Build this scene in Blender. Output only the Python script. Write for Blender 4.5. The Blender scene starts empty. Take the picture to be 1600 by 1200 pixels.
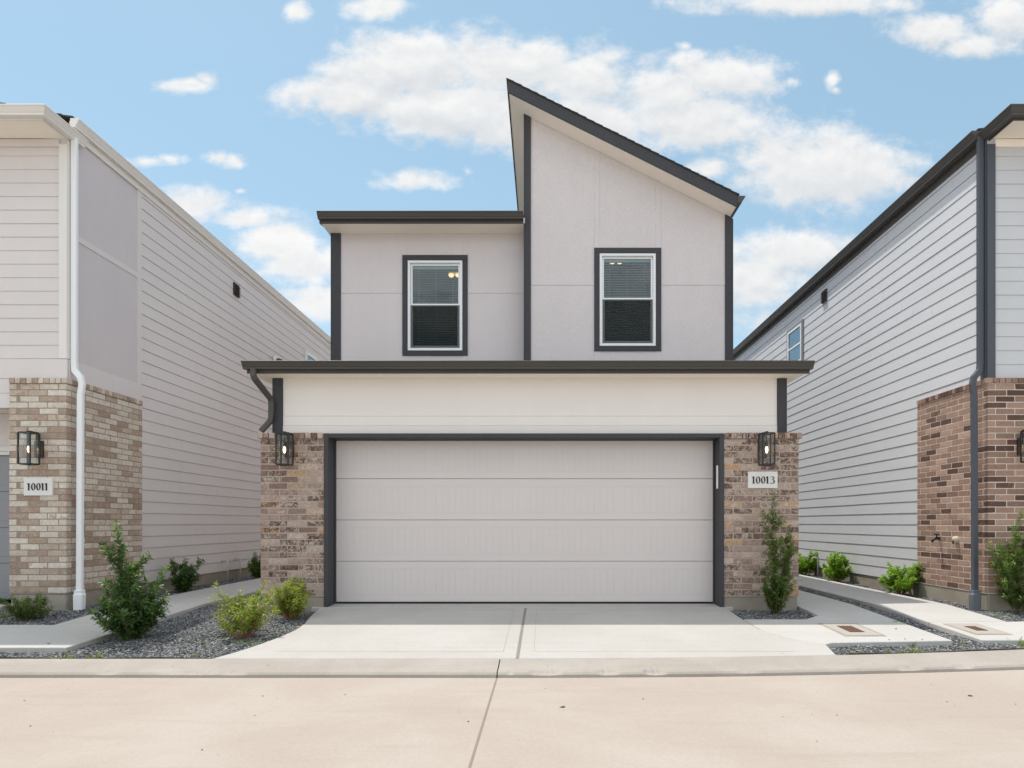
import bpy, bmesh, math, random
import numpy as np
from mathutils import Vector
R = math.radians
random.seed(7); rng = np.random.default_rng(11)
sc = bpy.context.scene
COL = sc.collection

# ------------------------------------------------------------------ camera
CZ = 1.06
cam = bpy.data.cameras.new('camera'); co = bpy.data.objects.new('camera', cam); COL.objects.link(co)
co.location = (0, 0, CZ); co.rotation_euler = (R(90), 0, 0)
cam.lens = 22.5; cam.sensor_width = 36; cam.shift_x = -50/1600; cam.shift_y = 217/1600
cam.clip_start = 0.05; cam.clip_end = 3000
sc.camera = co

# ------------------------------------------------------------------ light and exposure
SUN = Vector((-.32, .25, 1)).normalized()
SUN_STRENGTH, SKY_STRENGTH, EXPOSURE = 2.5, 0.15, 0.55
sl = bpy.data.lights.new('sun', 'SUN'); so = bpy.data.objects.new('sun', sl); COL.objects.link(so)
sl.energy = SUN_STRENGTH; sl.angle = R(.5); sl.color = (1, .955, .885)
so.rotation_euler = SUN.to_track_quat('Z', 'Y').to_euler()
sc.view_settings.view_transform = 'Standard'; sc.view_settings.look = 'None'
sc.view_settings.exposure = EXPOSURE; sc.view_settings.gamma = 1; sc.view_settings.use_curve_mapping = False

class NT:
    def __init__(s, tree): s.t = tree; s.n = tree.nodes; s.l = tree.links
    def new(s, ty, **kw):
        n = s.n.new(ty)
        for k, v in kw.items(): setattr(n, k, v)
        return n
    def put(s, sock, v):
        if v is None: return
        if isinstance(v, bpy.types.NodeSocket): s.l.new(v, sock)
        else: sock.default_value = v
    def math(s, op, a, b=None, c=None, clamp=False):
        n = s.new('ShaderNodeMath', operation=op, use_clamp=clamp)
        for i, v in enumerate((a, b, c)): s.put(n.inputs[i], v)
        return n.outputs[0]
    def vec(s, op, a, b=None):
        n = s.new('ShaderNodeVectorMath', operation=op)
        s.put(n.inputs[0], a); s.put(n.inputs[1], b)
        return n.outputs['Value'] if op in ('LENGTH', 'DOT_PRODUCT') else n.outputs[0]
    def mix(s, f, a, b, blend='MIX'):
        n = s.new('ShaderNodeMix', data_type='RGBA', blend_type=blend)
        def cc(v): return tuple(v)+(1,) if isinstance(v, (tuple, list)) and len(v) == 3 else v
        s.put(n.inputs[0], f); s.put(n.inputs[6], cc(a)); s.put(n.inputs[7], cc(b))
        return n.outputs[2]
    def noise(s, v, scale, detail=4, rough=.55, dist=0):
        n = s.new('ShaderNodeTexNoise'); s.put(n.inputs['Vector'], v)
        n.inputs['Scale'].default_value = scale; n.inputs['Detail'].default_value = detail
        n.inputs['Roughness'].default_value = rough; n.inputs['Distortion'].default_value = dist
        return n.outputs['Fac']
    def step(s, v, a, b, lo=0, hi=1):
        n = s.new('ShaderNodeMapRange', interpolation_type='SMOOTHSTEP')
        s.put(n.inputs[0], v)
        for i, q in enumerate((a, b, lo, hi)): n.inputs[i+1].default_value = q
        return n.outputs[0]
    def ramp(s, v, stops, interp='LINEAR'):
        n = s.new('ShaderNodeValToRGB'); n.color_ramp.interpolation = interp
        e = n.color_ramp.elements
        while len(e) < len(stops): e.new(.5)
        for q, (p, c) in zip(e, stops): q.position = p; q.color = tuple(c)+(1,)
        s.put(n.inputs[0], v); return n.outputs[0]

# ---- sky: physical sky with a layer of cumulus clouds in it, fixed to sky directions, plus fill cloud added out of view
world = bpy.data.worlds.new('World'); sc.world = world; world.use_nodes = True
w = NT(world.node_tree); w.n.clear()
sky = w.new('ShaderNodeTexSky', sky_type='NISHITA'); sky.sun_disc = False
sky.sun_elevation = math.asin(SUN.z); sky.sun_rotation = math.atan2(SUN.x, SUN.y)
sky.altitude = 300; sky.air_density = .75; sky.dust_density = .7; sky.ozone_density = 2.2
SKY_SAT, SKY_GAIN, CLOUD, BACK_FILL = .80, 1.0, 4.3, 1.95
hs = w.new('ShaderNodeHueSaturation'); w.l.new(sky.outputs[0], hs.inputs['Color'])
hs.inputs['Saturation'].default_value = SKY_SAT; hs.inputs['Value'].default_value = SKY_GAIN; hs.inputs['Hue'].default_value = .484
dirv = w.new('ShaderNodeTexCoord').outputs['Generated']
sx = w.new('ShaderNodeSeparateXYZ'); w.l.new(dirv, sx.inputs[0])
ady = w.math('MAXIMUM', w.math('ABSOLUTE', sx.outputs[1]), .12)
cx_ = w.new('ShaderNodeCombineXYZ'); w.l.new(w.math('DIVIDE', sx.outputs[0], ady), cx_.inputs[0])
w.l.new(w.math('DIVIDE', sx.outputs[2], ady), cx_.inputs[1]); w.l.new(w.math('SIGN', sx.outputs[1]), cx_.inputs[2])
P = cx_.outputs[0]
blobs = [  # centre and radii of each cloud's lobes in tangent units (x right, y up) and its fullness
 (650,105,130,56,1.1),(545,152,135,36,1.0),(700,170,180,46,1.1),(800,100,150,52,1.1),(900,120,110,52,1.0),(880,190,200,46,1.1),
 (1080,190,120,42,1.15),(1125,118,105,42,1.05),(1030,150,90,60,1.0),(950,90,60,32,.7),
 (1270,268,150,62,1.15),(1330,262,120,48,1.0),(1215,250,75,48,1.0),(1110,265,60,26,.9),(1230,395,120,46,1.1),(1180,430,140,60,.95),(1250,500,200,50,.6),
 (1250,2,200,26,1.0),(1455,52,75,30,1.05),(1525,72,80,24,.95),(1575,22,52,42,1.1),(1300,126,16,22,.72),(1306,140,12,12,.6),(1235,128,28,18,.6),
 (295,134,50,15,.95),(325,124,26,18,.85),(600,12,60,24,.95),(463,18,26,20,.8),(230,252,60,14,.75),(268,248,46,14,.7),(340,247,36,18,.85),(362,252,34,20,.8),(300,325,90,40,.85),(380,340,110,26,.8),
 (440,375,75,38,1.0),(480,415,95,38,.95),(490,475,90,36,.9),(375,298,16,10,.6),(655,282,85,20,.9),(730,268,20,16,.55),(1070,72,24,12,.55),(20,262,40,12,.5)]
F = F2 = None
P2 = w.vec('ADD', P, (-.006, .022, 0))
for bi, (bx, by, rx, ry, ww) in enumerate(blobs):
    c = ((bx-850)/1000, (817-by)/1000, 1.0)
    d = w.vec('LENGTH', w.vec('MULTIPLY', w.vec('SUBTRACT', P, c), (1000/rx/1.12, 1000/ry/1.12, .8)))
    v = w.math('SUBTRACT', ww, d)
    F = v if F is None else w.math('MAXIMUM', F, v)
    if bi < 23:
        d = w.vec('LENGTH', w.vec('MULTIPLY', w.vec('SUBTRACT', P2, c), (1000/rx/1.12, 1000/ry/1.12, .8)))
        v = w.math('SUBTRACT', ww, d); F2 = v if F2 is None else w.math('MAXIMUM', F2, v)
mp = w.vec('MULTIPLY', P, (1, 1.35, 7.3))
n1 = w.noise(mp, 9, 9, .58, .08)
n3 = w.noise(mp, 30, 6, .6, .1)
n1b = w.noise(w.vec('ADD', mp, (-.006, .020, 0)), 9, 9, .58, .08)
n2 = w.noise(mp, 2.2, 4, .5)
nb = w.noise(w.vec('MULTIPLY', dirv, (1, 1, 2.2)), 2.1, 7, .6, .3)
back = w.math('MULTIPLY', w.math('SUBTRACT', nb, .44), 5)         # broken cloud added outside the view as fill light for the facades
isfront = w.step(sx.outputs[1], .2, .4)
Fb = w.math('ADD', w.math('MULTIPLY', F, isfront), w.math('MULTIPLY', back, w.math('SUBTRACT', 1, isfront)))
dens = w.math('ADD', w.math('MULTIPLY', Fb, 1.25), w.math('ADD', w.math('MULTIPLY', w.math('SUBTRACT', n1, .5), 1.9), w.math('MULTIPLY', w.math('SUBTRACT', n3, .5), 1.3)))
alpha = w.step(dens, -.12, .85, 0, .96)
relief = w.math('ADD', w.math('MULTIPLY', w.math('SUBTRACT', n1, n1b), 5.0), .5, clamp=True)
hgt = w.math('MULTIPLY_ADD', w.math('SUBTRACT', F, F2), 1.1, .5, clamp=True)
body = w.step(w.math('SUBTRACT', dens, w.math('MULTIPLY', n2, .3)), .1, 1.1, 1, 0)
lit = w.math('ADD', w.math('ADD', w.math('MULTIPLY', relief, .38), w.math('MULTIPLY', hgt, .47)), w.math('MULTIPLY', body, .15))
ccol = w.mix(lit, (.72, .755, .79), (1.08, 1.06, 1.035))
kk = w.math('MULTIPLY_ADD', w.math('SUBTRACT', 1, isfront), CLOUD*(BACK_FILL-1), CLOUD)  # the added out-of-view cloud shines brighter than the cloud in frame
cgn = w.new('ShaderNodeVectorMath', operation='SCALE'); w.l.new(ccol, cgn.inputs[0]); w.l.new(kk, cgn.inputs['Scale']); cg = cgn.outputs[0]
above = w.step(sx.outputs[2], .0, .06)
blue = w.mix(.55, w.vec('MULTIPLY', hs.outputs[0], (.93, 1.0, .93)), w.mix(w.step(sx.outputs[2], .02, .5, 1, 0), (1.80, 2.85, 3.85), (2.75, 3.45, 4.0)))
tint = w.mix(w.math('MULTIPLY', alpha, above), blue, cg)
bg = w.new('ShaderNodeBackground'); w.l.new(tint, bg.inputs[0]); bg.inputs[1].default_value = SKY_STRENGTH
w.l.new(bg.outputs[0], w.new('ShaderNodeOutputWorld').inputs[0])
world.cycles.sampling_method = 'MANUAL'; world.cycles.sample_map_resolution = 512

# ------------------------------------------------------------------ materials
def mat(name):
    m = bpy.data.materials.new(name); m.use_nodes = True; t = NT(m.node_tree); t.n.clear()
    out = t.new('ShaderNodeOutputMaterial'); b = t.new('ShaderNodeBsdfPrincipled'); t.l.new(b.outputs[0], out.inputs[0])
    t.b = b; t.out = out; t.pos = t.new('ShaderNodeTexCoord').outputs['Object']
    return m, t
def bump(t, h, strength=.3, dist=.01):
    n = t.new('ShaderNodeBump'); t.put(n.inputs['Height'], h); n.inputs['Strength'].default_value = strength
    n.inputs['Distance'].default_value = dist; t.l.new(n.outputs[0], t.b.inputs['Normal'])
def paint(name, c, rough=.6, var=.06, scale=60, bs=.15, bd=.002, dirt=.08, spec=.3):
    m, t = mat(name)
    a = t.noise(t.pos, 1.3, 5, .6); f = t.noise(t.pos, scale, 4, .6)
    v = t.math('ADD', t.math('MULTIPLY', t.math('SUBTRACT', a, .5), dirt*2), t.math('MULTIPLY', t.math('SUBTRACT', f, .5), var*2))
    drip = t.noise(t.vec('MULTIPLY', t.pos, (7, 7, .5)), 1.5, 5, .6)
    v = t.math('ADD', v, t.math('MULTIPLY', t.math('SUBTRACT', drip, .5), dirt*1.3))
    k = t.math('ADD', v, 1)
    cc = t.vec('SCALE', tuple(c)); t.n[-1].inputs['Scale'].default_value = 1; t.put(t.n[-1].inputs['Scale'], k)
    t.l.new(cc, t.b.inputs['Base Color']); t.b.inputs['Roughness'].default_value = rough
    t.b.inputs['Specular IOR Level'].default_value = spec
    bump(t, f, bs, bd); return m
def concrete(name, c, c2, broom=0, stain=.3, spots=True, scale=1.0, tone=None):
    m, t = mat(name)
    big = t.noise(t.pos, .8*scale, 6, .62, .4); mid = t.noise(t.pos, 14*scale, 6, .7); fine = t.noise(t.pos, 160, 3, .7)
    col = t.mix(t.step(big, .34, .68), c, c2)
    col = t.mix(t.math('MULTIPLY', t.step(mid, .5, .75), stain), col, tuple(x*.78 for x in c))
    grain = t.noise(t.pos, 42, 5, .75)
    k = t.math('ADD', t.math('ADD', t.math('MULTIPLY', t.math('SUBTRACT', fine, .5), .3), t.math('MULTIPLY', t.math('SUBTRACT', grain, .5), .26)), 1)
    sc_ = t.new('ShaderNodeVectorMath', operation='SCALE'); t.l.new(col, sc_.inputs[0]); t.put(sc_.inputs['Scale'], k); col = sc_.outputs[0]
    wear = t.noise(t.vec('MULTIPLY', t.pos, (.5, 5, 1)), 1.6, 6, .65, .3)
    col = t.mix(t.step(wear, .5, .72, 0, .22), col, tuple(x*.80 for x in c))
    if spots:
        vo = t.new('ShaderNodeTexVoronoi'); t.put(vo.inputs['Vector'], t.vec('MULTIPLY', t.pos, (1, 1.0, 1))); vo.inputs['Scale'].default_value = 2.3*scale
        gate = t.math('GREATER_THAN', t.new('ShaderNodeSeparateColor').outputs[0], .5)
        sep = t.n[-2] if t.n[-2].type == 'SEPARATE_COLOR' else [q for q in t.n if q.type == 'SEPARATE_COLOR'][-1]
        t.l.new(vo.outputs['Color'], sep.inputs[0])
        dd = t.math('ADD', vo.outputs['Distance'], t.math('MULTIPLY', t.math('SUBTRACT', t.noise(t.pos, 40, 3), .5), .06))
        sp = t.math('MULTIPLY', t.step(dd, .012, .035, 1, 0), gate)
        col = t.mix(t.math('MULTIPLY', sp, .55), col, (.22, .17, .13))
        rust = t.noise(t.vec('MULTIPLY', t.pos, (.8, 2.5, 1)), 2.2, 7, .7, .6)
        col = t.mix(t.step(rust, .66, .8, 0, .16), col, (.50, .33, .20))
    t.l.new(col, t.b.inputs['Base Color']); t.b.inputs['Roughness'].default_value = .85; t.b.inputs['Specular IOR Level'].default_value = .2
    h = fine
    if broom:
        br = t.noise(t.vec('MULTIPLY', t.pos, (1.5, 130, 1)), 1, 3, .6)
        h = t.math('ADD', t.math('MULTIPLY', br, broom), fine)
    bump(t, h, .25, .003); return m
def brickmat(name, stops, mortar=False, blot=None, contrast=.5, streak=1):
    m, t = mat(name)
    at = t.new('ShaderNodeAttribute', attribute_name='tone'); sep = t.new('ShaderNodeSeparateColor'); t.l.new(at.outputs['Color'], sep.inputs[0])
    col = t.ramp(sep.outputs[0], stops, 'LINEAR')
    off = t.vec('ADD', t.pos, t.vec('MULTIPLY', at.outputs['Color'], (9, 9, 9)))
    n = t.noise(t.vec('MULTIPLY', off, (streak, streak, 1)), 22, 6, .7, .8)
    k = t.math('ADD', t.math('MULTIPLY', t.math('SUBTRACT', n, .5), contrast*2), 1)
    s_ = t.new('ShaderNodeVectorMath', operation='SCALE'); t.l.new(col, s_.inputs[0]); t.put(s_.inputs['Scale'], k); col = s_.outputs[0]
    if blot:
        for (bc, sc_, lo, hi, ga, gb, am) in blot:
            q = t.noise(off, sc_, 5, .75, 1.6)
            g = t.step(sep.outputs[1], ga, gb)
            col = t.mix(t.math('MULTIPLY', t.step(q, lo, hi), t.math('MULTIPLY', g, am)), col, bc)
    t.l.new(col, t.b.inputs['Base Color']); t.b.inputs['Roughness'].default_value = .9; t.b.inputs['Specular IOR Level'].default_value = .15
    bump(t, n, .6, .006); return m
def leafmat(name, a, b, c, trans=.35):
    m, t = mat(name)
    at = t.new('ShaderNodeAttribute', attribute_name='tone'); sep = t.new('ShaderNodeSeparateColor'); t.l.new(at.outputs['Color'], sep.inputs[0])
    col = t.ramp(sep.outputs[0], [(0, a), (.6, b), (1, c)])
    t.l.new(col, t.b.inputs['Base Color']); t.b.inputs['Roughness'].default_value = .42; t.b.inputs['Specular IOR Level'].default_value = .45
    tr = t.new('ShaderNodeBsdfTranslucent'); t.l.new(t.mix(1, col, (1.5, 1.6, .7), 'MULTIPLY'), tr.inputs[0])
    mx = t.new('ShaderNodeMixShader'); mx.inputs[0].default_value = trans
    t.l.new(t.b.outputs[0], mx.inputs[1]); t.l.new(tr.outputs[0], mx.inputs[2]); t.l.new(mx.outputs[0], t.out.inputs[0])
    return m
def emit(name, c, s):
    m, t = mat(name); e = t.new('ShaderNodeEmission'); e.inputs[0].default_value = (*c, 1); e.inputs[1].default_value = s
    t.l.new(e.outputs[0], t.out.inputs[0]); return m
def glass(name, tint=(.75, .82, .82), base=.015, boost=.8):
    m, t = mat(name)
    tr = t.new('ShaderNodeBsdfTransparent'); tr.inputs[0].default_value = (*tint, 1)
    gl = t.new('ShaderNodeBsdfGlossy'); gl.inputs['Roughness'].default_value = .01; gl.inputs[0].default_value = (.9, .95, 1, 1)
    fr = t.new('ShaderNodeFresnel'); fr.inputs[0].default_value = 1.5
    bn = t.new('ShaderNodeBump'); t.l.new(t.noise(t.pos, 3, 1), bn.inputs['Height']); bn.inputs['Strength'].default_value = .04; t.l.new(bn.outputs[0], gl.inputs['Normal'])
    mx = t.new('ShaderNodeMixShader'); t.l.new(t.math('ADD', t.math('MULTIPLY', fr.outputs[0], boost), base, clamp=True), mx.inputs[0])
    t.l.new(tr.outputs[0], mx.inputs[1]); t.l.new(gl.outputs[0], mx.inputs[2]); t.l.new(mx.outputs[0], t.out.inputs[0]); return m
def screenmat():
    m, t = mat('insect_screen'); tr = t.new('ShaderNodeBsdfTransparent'); df = t.new('ShaderNodeBsdfDiffuse'); df.inputs[0].default_value = (.03, .035, .03, 1)
    mx = t.new('ShaderNodeMixShader'); mx.inputs[0].default_value = .40
    t.l.new(tr.outputs[0], mx.inputs[1]); t.l.new(df.outputs[0], mx.inputs[2]); t.l.new(mx.outputs[0], t.out.inputs[0]); return m

M = dict(
 stucco=paint('painted_stucco', (.64, .58, .575), .8, .22, 70, .7, .004, .05),
 board=paint('painted_board', (.80, .745, .70), .6, .03, 80, .1, .001, .03),
 soffit=paint('soffit_paint', (.90, .83, .73), .7, .02, 60, .08, .001, .03),
 dark=paint('charcoal_paint', (.064, .063, .068), .6, .08, 90, .15, .001, .10, .12),
 gutter_dark=paint('charcoal_gutter', (.074, .067, .061), .45, .05, 40, .05, .001, .08, .3),
 lsiding=paint('cream_siding', (.67, .615, .595), .65, .04, 90, .12, .001, .05),
 lstucco=paint('cream_stucco', (.60, .55, .555), .85, .10, 190, .6, .004, .05),
 ltrim=paint('cream_trim', (.74, .70, .66), .5, .03, 60, .08, .001, .04),
 rsiding=paint('grey_siding', (.56, .56, .575), .62, .04, 90, .12, .001, .04),
 rtrim=paint('slate_trim', (.075, .082, .098), .5, .06, 60, .1, .001, .06),
 door=paint('garage_door_paint', (.645, .58, .555), .5, .02, 120, .08, .0008, .025),
 ldoor=paint('grey_door_paint', (.28, .28, .29), .5, .02, 120, .08, .0008, .03),
 white=paint('white_vinyl', (.80, .80, .80), .35, .01, 60, .02, .001, .02, .5),
 plaque=paint('cast_stone', (.72, .70, .67), .7, .05, 90, .15, .001, .05),
 ink=paint('black_lettering', (.01, .01, .012), .5),
 black=paint('black_metal', (.012, .012, .013), .4, .1, 60, .05, .001, .1, .5),
 rubber=paint('rubber_seal', (.02, .02, .02), .8),
 gshingle=paint('weathered_shingle', (.20, .19, .18), .95, .35, 220, .8, .006, .25),
 shingle=paint('dark_shingle', (.055, .053, .052), .95, .35, 220, .8, .006, .25),
 footing=concrete('footing_concrete', (.29, .255, .205), (.37, .335, .28), 0, .5, False, 3),
 rtrim2=paint('grey_window_trim', (.22, .225, .235), .5),
 mortar_l=paint('tan_mortar', (.30, .245, .195), .95, .15, 150, .5, .004, .1),
 mortar_m=paint('beige_mortar', (.42, .35, .29), .95, .15, 150, .5, .004, .1),
 mortar_r=paint('pale_mortar', (.60, .53, .46), .95, .12, 150, .5, .004, .1),
 drive=concrete('driveway_concrete', (.43, .405, .375), (.47, .447, .42), .8, .12, True),
 walk=concrete('path_concrete', (.46, .44, .41), (.50, .48, .455), .8, .1, True),
 road=concrete('road_concrete', (.395, .333, .283), (.43, .372, .325), .3, .14, True),
 kerb=concrete('kerb_concrete', (.35, .31, .272), (.40, .36, .32), .2, .25, True, 2.2),
 joint=paint('joint_filler', (.24, .215, .19), .95, .2, 90),
 joint2=paint('road_joint_dirt', (.27, .21, .165), .95, .2, 90),
 base=paint('gravel_base', (.038, .039, .042), 1, .4, 120, .8, .01, .2),
 ground=concrete('ground_concrete', (.42, .39, .34), (.48, .45, .40), 0, .3, False),
 edging=paint('brown_edging', (.055, .04, .032), .7, .1, 60),
 blind=paint('blind_slats', (.76, .80, .80), .5, .01, 40, .01, .001, .01),
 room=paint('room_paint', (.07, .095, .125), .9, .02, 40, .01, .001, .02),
 pipe=paint('pvc_pipe', (.62, .60, .56), .4, .03, 60),
 brass=paint('hose_bib_cover', (.60, .50, .40), .6, .15, 60),
 rust=paint('rusty_iron', (.15, .08, .055), .9, .4, 60, .6, .004, .3),
 box=paint('meter_box_rim', (.40, .365, .325), .8, .15, 90, .3, .002, .1),
 metal=paint('downspout_boot', (.13, .14, .16), .5, .05, 60),
 stem=paint('woody_stem', (.17, .11, .07), .9, .2, 90),
 redstem=paint('red_stem', (.30, .13, .09), .8, .2, 90),
 glass=glass('window_glass'), lglass=glass('lantern_glass', (.96, .97, .96), .0, .25), screen=screenmat(),
 flame=emit('lit_bulb', (1, .55, .26), 6), lamp=emit('lit_ceiling_lamp', (1, .58, .30), 1.7),
 leaf_dark=leafmat('dark_leaf', (.045, .09, .028), (.095, .175, .048), (.32, .44, .09), .28),
 leaf_yel=leafmat('yellow_green_leaf', (.13, .20, .032), (.30, .36, .055), (.56, .44, .08), .35),
 leaf_lime=leafmat('lime_leaf', (.12, .22, .03), (.27, .44, .055), (.48, .60, .10), .35),
 leaf_mid=leafmat('mid_leaf', (.055, .10, .026), (.14, .22, .045), (.36, .42, .09), .3),
 grass=leafmat('weed_blade', (.10, .17, .04), (.20, .30, .08), (.36, .36, .16), .3),
)
M['brick_l'] = brickmat('cream_brick', [(0, (.34, .245, .185)), (.28, (.42, .32, .25)), (.42, (.50, .405, .325)), (.50, (.57, .49, .41)), (1, (.66, .59, .51))], contrast=.5,
    blot=[((.30, .17, .12), 7, .50, .66, .5, .75, .75), ((.42, .33, .25), 26, .52, .66, 0, .3, .6), ((.68, .62, .55), 18, .54, .66, 0, .2, .5)])
M['brick_r'] = brickmat('red_brown_brick', [(0, (.10, .058, .046)), (.15, (.13, .076, .058)), (.22, (.25, .155, .118)), (.7, (.32, .205, .155)), (1, (.42, .285, .22))], contrast=.32,
    blot=[((.50, .38, .30), 14, .54, .72, 0, .6, .55)])
M['brick_m'] = brickmat('tumbled_tan_brick', [(0, (.20, .135, .11)), (.3, (.33, .235, .195)), (.6, (.40, .30, .25)), (.9, (.48, .38, .315)), (.95, (.44, .27, .15)), (1, (.50, .33, .20))], contrast=.6,
    blot=[((.075, .046, .038), 20, .42, .54, .46, .62, .92), ((.62, .53, .45), 11, .50, .64, 0, .3, .6), ((.30, .115, .07), 18, .55, .64, 0, .2, .75), ((.55, .37, .20), 19, .57, .66, 0, .3, .6), ((.12, .075, .055), 30, .58, .68, 0, .2, .8)])
def stone_mat():
    m, t = mat('crushed_stone'); at = t.new('ShaderNodeAttribute', attribute_name='tone'); sep = t.new('ShaderNodeSeparateColor'); t.l.new(at.outputs['Color'], sep.inputs[0])
    t.l.new(t.ramp(sep.outputs[0], [(0, (.045, .047, .052)), (.5, (.135, .138, .144)), (.9, (.28, .28, .275)), (.985, (.36, .33, .30)), (1, (.5, .46, .42))]), t.b.inputs['Base Color'])
    t.b.inputs['Roughness'].default_value = .8; t.b.inputs['Specular IOR Level'].default_value = .3; return m
M['stone'] = stone_mat()

# ------------------------------------------------------------------ object helpers
def tag(o, label=None, cat=None, group=None, kind=None):
    if label: o['label'] = label
    if cat: o['category'] = cat
    if group: o['group'] = group
    if kind: o['kind'] = kind
    return o
def empty(name, loc, label, cat, group=None):
    o = bpy.data.objects.new(name, None); COL.objects.link(o); o.location = loc; o.empty_display_size = .2
    return tag(o, label, cat, group)
class MB:
    def __init__(s): s.v = []; s.f = []; s.c = []; s.mi = []
    def add(s, vs, fs, tone=None, mi=0):
        b = len(s.v); s.v += [tuple(q) for q in vs]; s.f += [tuple(b+i for i in f) for f in fs]
        s.c += [tone or (0, 0, 0)]*len(vs); s.mi += [mi]*len(fs); return s
    def box(s, x0, x1, y0, y1, z0, z1, tone=None, jit=0, mi=0):
        x0, x1 = min(x0, x1), max(x0, x1); y0, y1 = min(y0, y1), max(y0, y1); z0, z1 = min(z0, z1), max(z0, z1)
        vs = [(x, y, z) for z in (z0, z1) for (x, y) in ((x0, y0), (x1, y0), (x1, y1), (x0, y1))]
        if jit: vs = [tuple(q+random.uniform(-jit, jit) for q in v) for v in vs]
        return s.add(vs, [(3, 2, 1, 0), (4, 5, 6, 7), (0, 1, 5, 4), (1, 2, 6, 5), (2, 3, 7, 6), (3, 0, 4, 7)], tone, mi)
    def prism(s, poly, y0, y1, axis='y', mi=0):      # poly in (a, z) extruded along y, or in (y, z) extruded along x
        n = len(poly)
        f = (lambda p, t: (p[0], t, p[1])) if axis == 'y' else (lambda p, t: (t, p[0], p[1]))
        vs = [f(p, y0) for p in poly]+[f(p, y1) for p in poly]
        fs = [tuple(range(n)), tuple(range(2*n-1, n-1, -1))]+[(i, i+n, (i+1) % n+n, (i+1) % n) for i in range(n)]
        return s.add(vs, fs, mi=mi)
    def slab(s, poly, zf, t, mi=0):                   # poly in (x, y), top on ground function zf
        n = len(poly); vs = [(x, y, zf(y)) for x, y in poly]+[(x, y, zf(y)-t) for x, y in poly]
        fs = [tuple(range(n)), tuple(range(2*n-1, n-1, -1))]+[(i, i+n, (i+1) % n+n, (i+1) % n) for i in range(n)]
        return s.add(vs, fs, mi=mi)
    def sweep(s, path, prof, z, closed_prof=True, mi=0):   # path (x, y) list, prof (out, dz); out = right-hand side of travel
        n = len(path); rings = []
        for i, p in enumerate(path):
            d0 = Vector(path[i])-Vector(path[i-1]) if i else None
            d1 = Vector(path[i+1])-Vector(path[i]) if i < n-1 else None
            d0 = (d0 or d1).normalized(); d1 = (d1 or d0).normalized()
            n0 = Vector((d0.y, -d0.x)); n1 = Vector((d1.y, -d1.x)); m = (n0+n1); m /= m.dot(n0)
            rings.append([(p[0]+m.x*o, p[1]+m.y*o, z+h) for o, h in prof])
        k = len(prof); vs = [q for r in rings for q in r]; fs = []
        for i in range(n-1):
            for j in range(k): fs.append((i*k+j, i*k+(j+1) % k, (i+1)*k+(j+1) % k, (i+1)*k+j))
        fs += [tuple(range(k-1, -1, -1)), tuple((n-1)*k+j for j in range(k))]
        return s.add(vs, fs, mi=mi)
    def tube(s, path, r, seg=8, rect=None, ref=(0, 1, 0), taper=None, mi=0, tone=None):
        path = [Vector(p) for p in path]; n = len(path); rings = []
        for i, p in enumerate(path):
            a = (path[min(i+1, n-1)]-path[max(i-1, 0)]).normalized(); rf = Vector(ref)
            if abs(a.dot(rf)) > .95: rf = Vector((1, 0, 0))
            u = a.cross(rf).normalized(); v = a.cross(u).normalized()
            if rect:
                if 0 < i < n-1:
                    d0 = (path[i]-path[i-1]).normalized(); k = 1/max(.5, d0.dot(a))
                else: k = 1
                w_, h_ = rect; c = .25
                pts = [(-1, -1+c), (-1+c, -1), (1-c, -1), (1, -1+c), (1, 1-c), (1-c, 1), (-1+c, 1), (-1, 1-c)]
                rings.append([p+u*(a_*w_/2*k)+v*(b_*h_/2) for a_, b_ in pts])
            else:
                rr = r*(taper[i] if taper else 1)
                rings.append([p+u*(math.cos(2*math.pi*j/seg)*rr)+v*(math.sin(2*math.pi*j/seg)*rr) for j in range(seg)])
        k = len(rings[0]); vs = [q for g in rings for q in g]; fs = []
        for i in range(n-1):
            for j in range(k): fs.append((i*k+j, i*k+(j+1) % k, (i+1)*k+(j+1) % k, (i+1)*k+j))
        fs += [tuple(range(k-1, -1, -1)), tuple((n-1)*k+j for j in range(k))]
        return s.add(vs, fs, tone, mi)
    def build(s, name, mats, parent=None, bevel=0, smooth=False):
        me = bpy.data.meshes.new(name); me.from_pydata(s.v, [], s.f)
        if not isinstance(mats, (list, tuple)): mats = [mats]
        for m in mats: me.materials.append(m)
        if any(s.mi): me.polygons.foreach_set('material_index', s.mi)
        if any(c != (0, 0, 0) for c in s.c):
            ca = me.color_attributes.new('tone', 'FLOAT_COLOR', 'POINT')
            ca.data.foreach_set('color', [q for c in s.c for q in (*c, 1)])
        bm = bmesh.new(); bm.from_mesh(me); bmesh.ops.recalc_face_normals(bm, faces=bm.faces); bm.to_mesh(me); bm.free()
        if smooth: me.shade_smooth()
        o = bpy.data.objects.new(name, me); COL.objects.link(o)
        if parent:
            o.parent = parent; l = parent.matrix_parent_inverse
            o.matrix_parent_inverse = world_of(parent).inverted()
        if bevel:
            b = o.modifiers.new('bevel', 'BEVEL'); b.width = bevel; b.segments = 1; b.limit_method = 'ANGLE'; b.angle_limit = R(40)
        return o
from mathutils import Matrix
def world_of(o):
    m = Matrix.Translation(o.location) @ o.rotation_euler.to_matrix().to_4x4()
    if o.parent: m = world_of(o.parent) @ o.matrix_parent_inverse @ m
    return m
def split(m):                                   # one MB per 8-vertex piece
    out = []
    for i in range(0, len(m.v), 8):
        q = MB(); q.v = m.v[i:i+8]; q.c = m.c[i:i+8]; q.f = [tuple(k-i for k in f) for f in m.f if i <= f[0] < i+8]; q.mi = [0]*len(q.f); out.append(q)
    return out
def rtone(): return (random.random(), random.random(), random.random())

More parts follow.
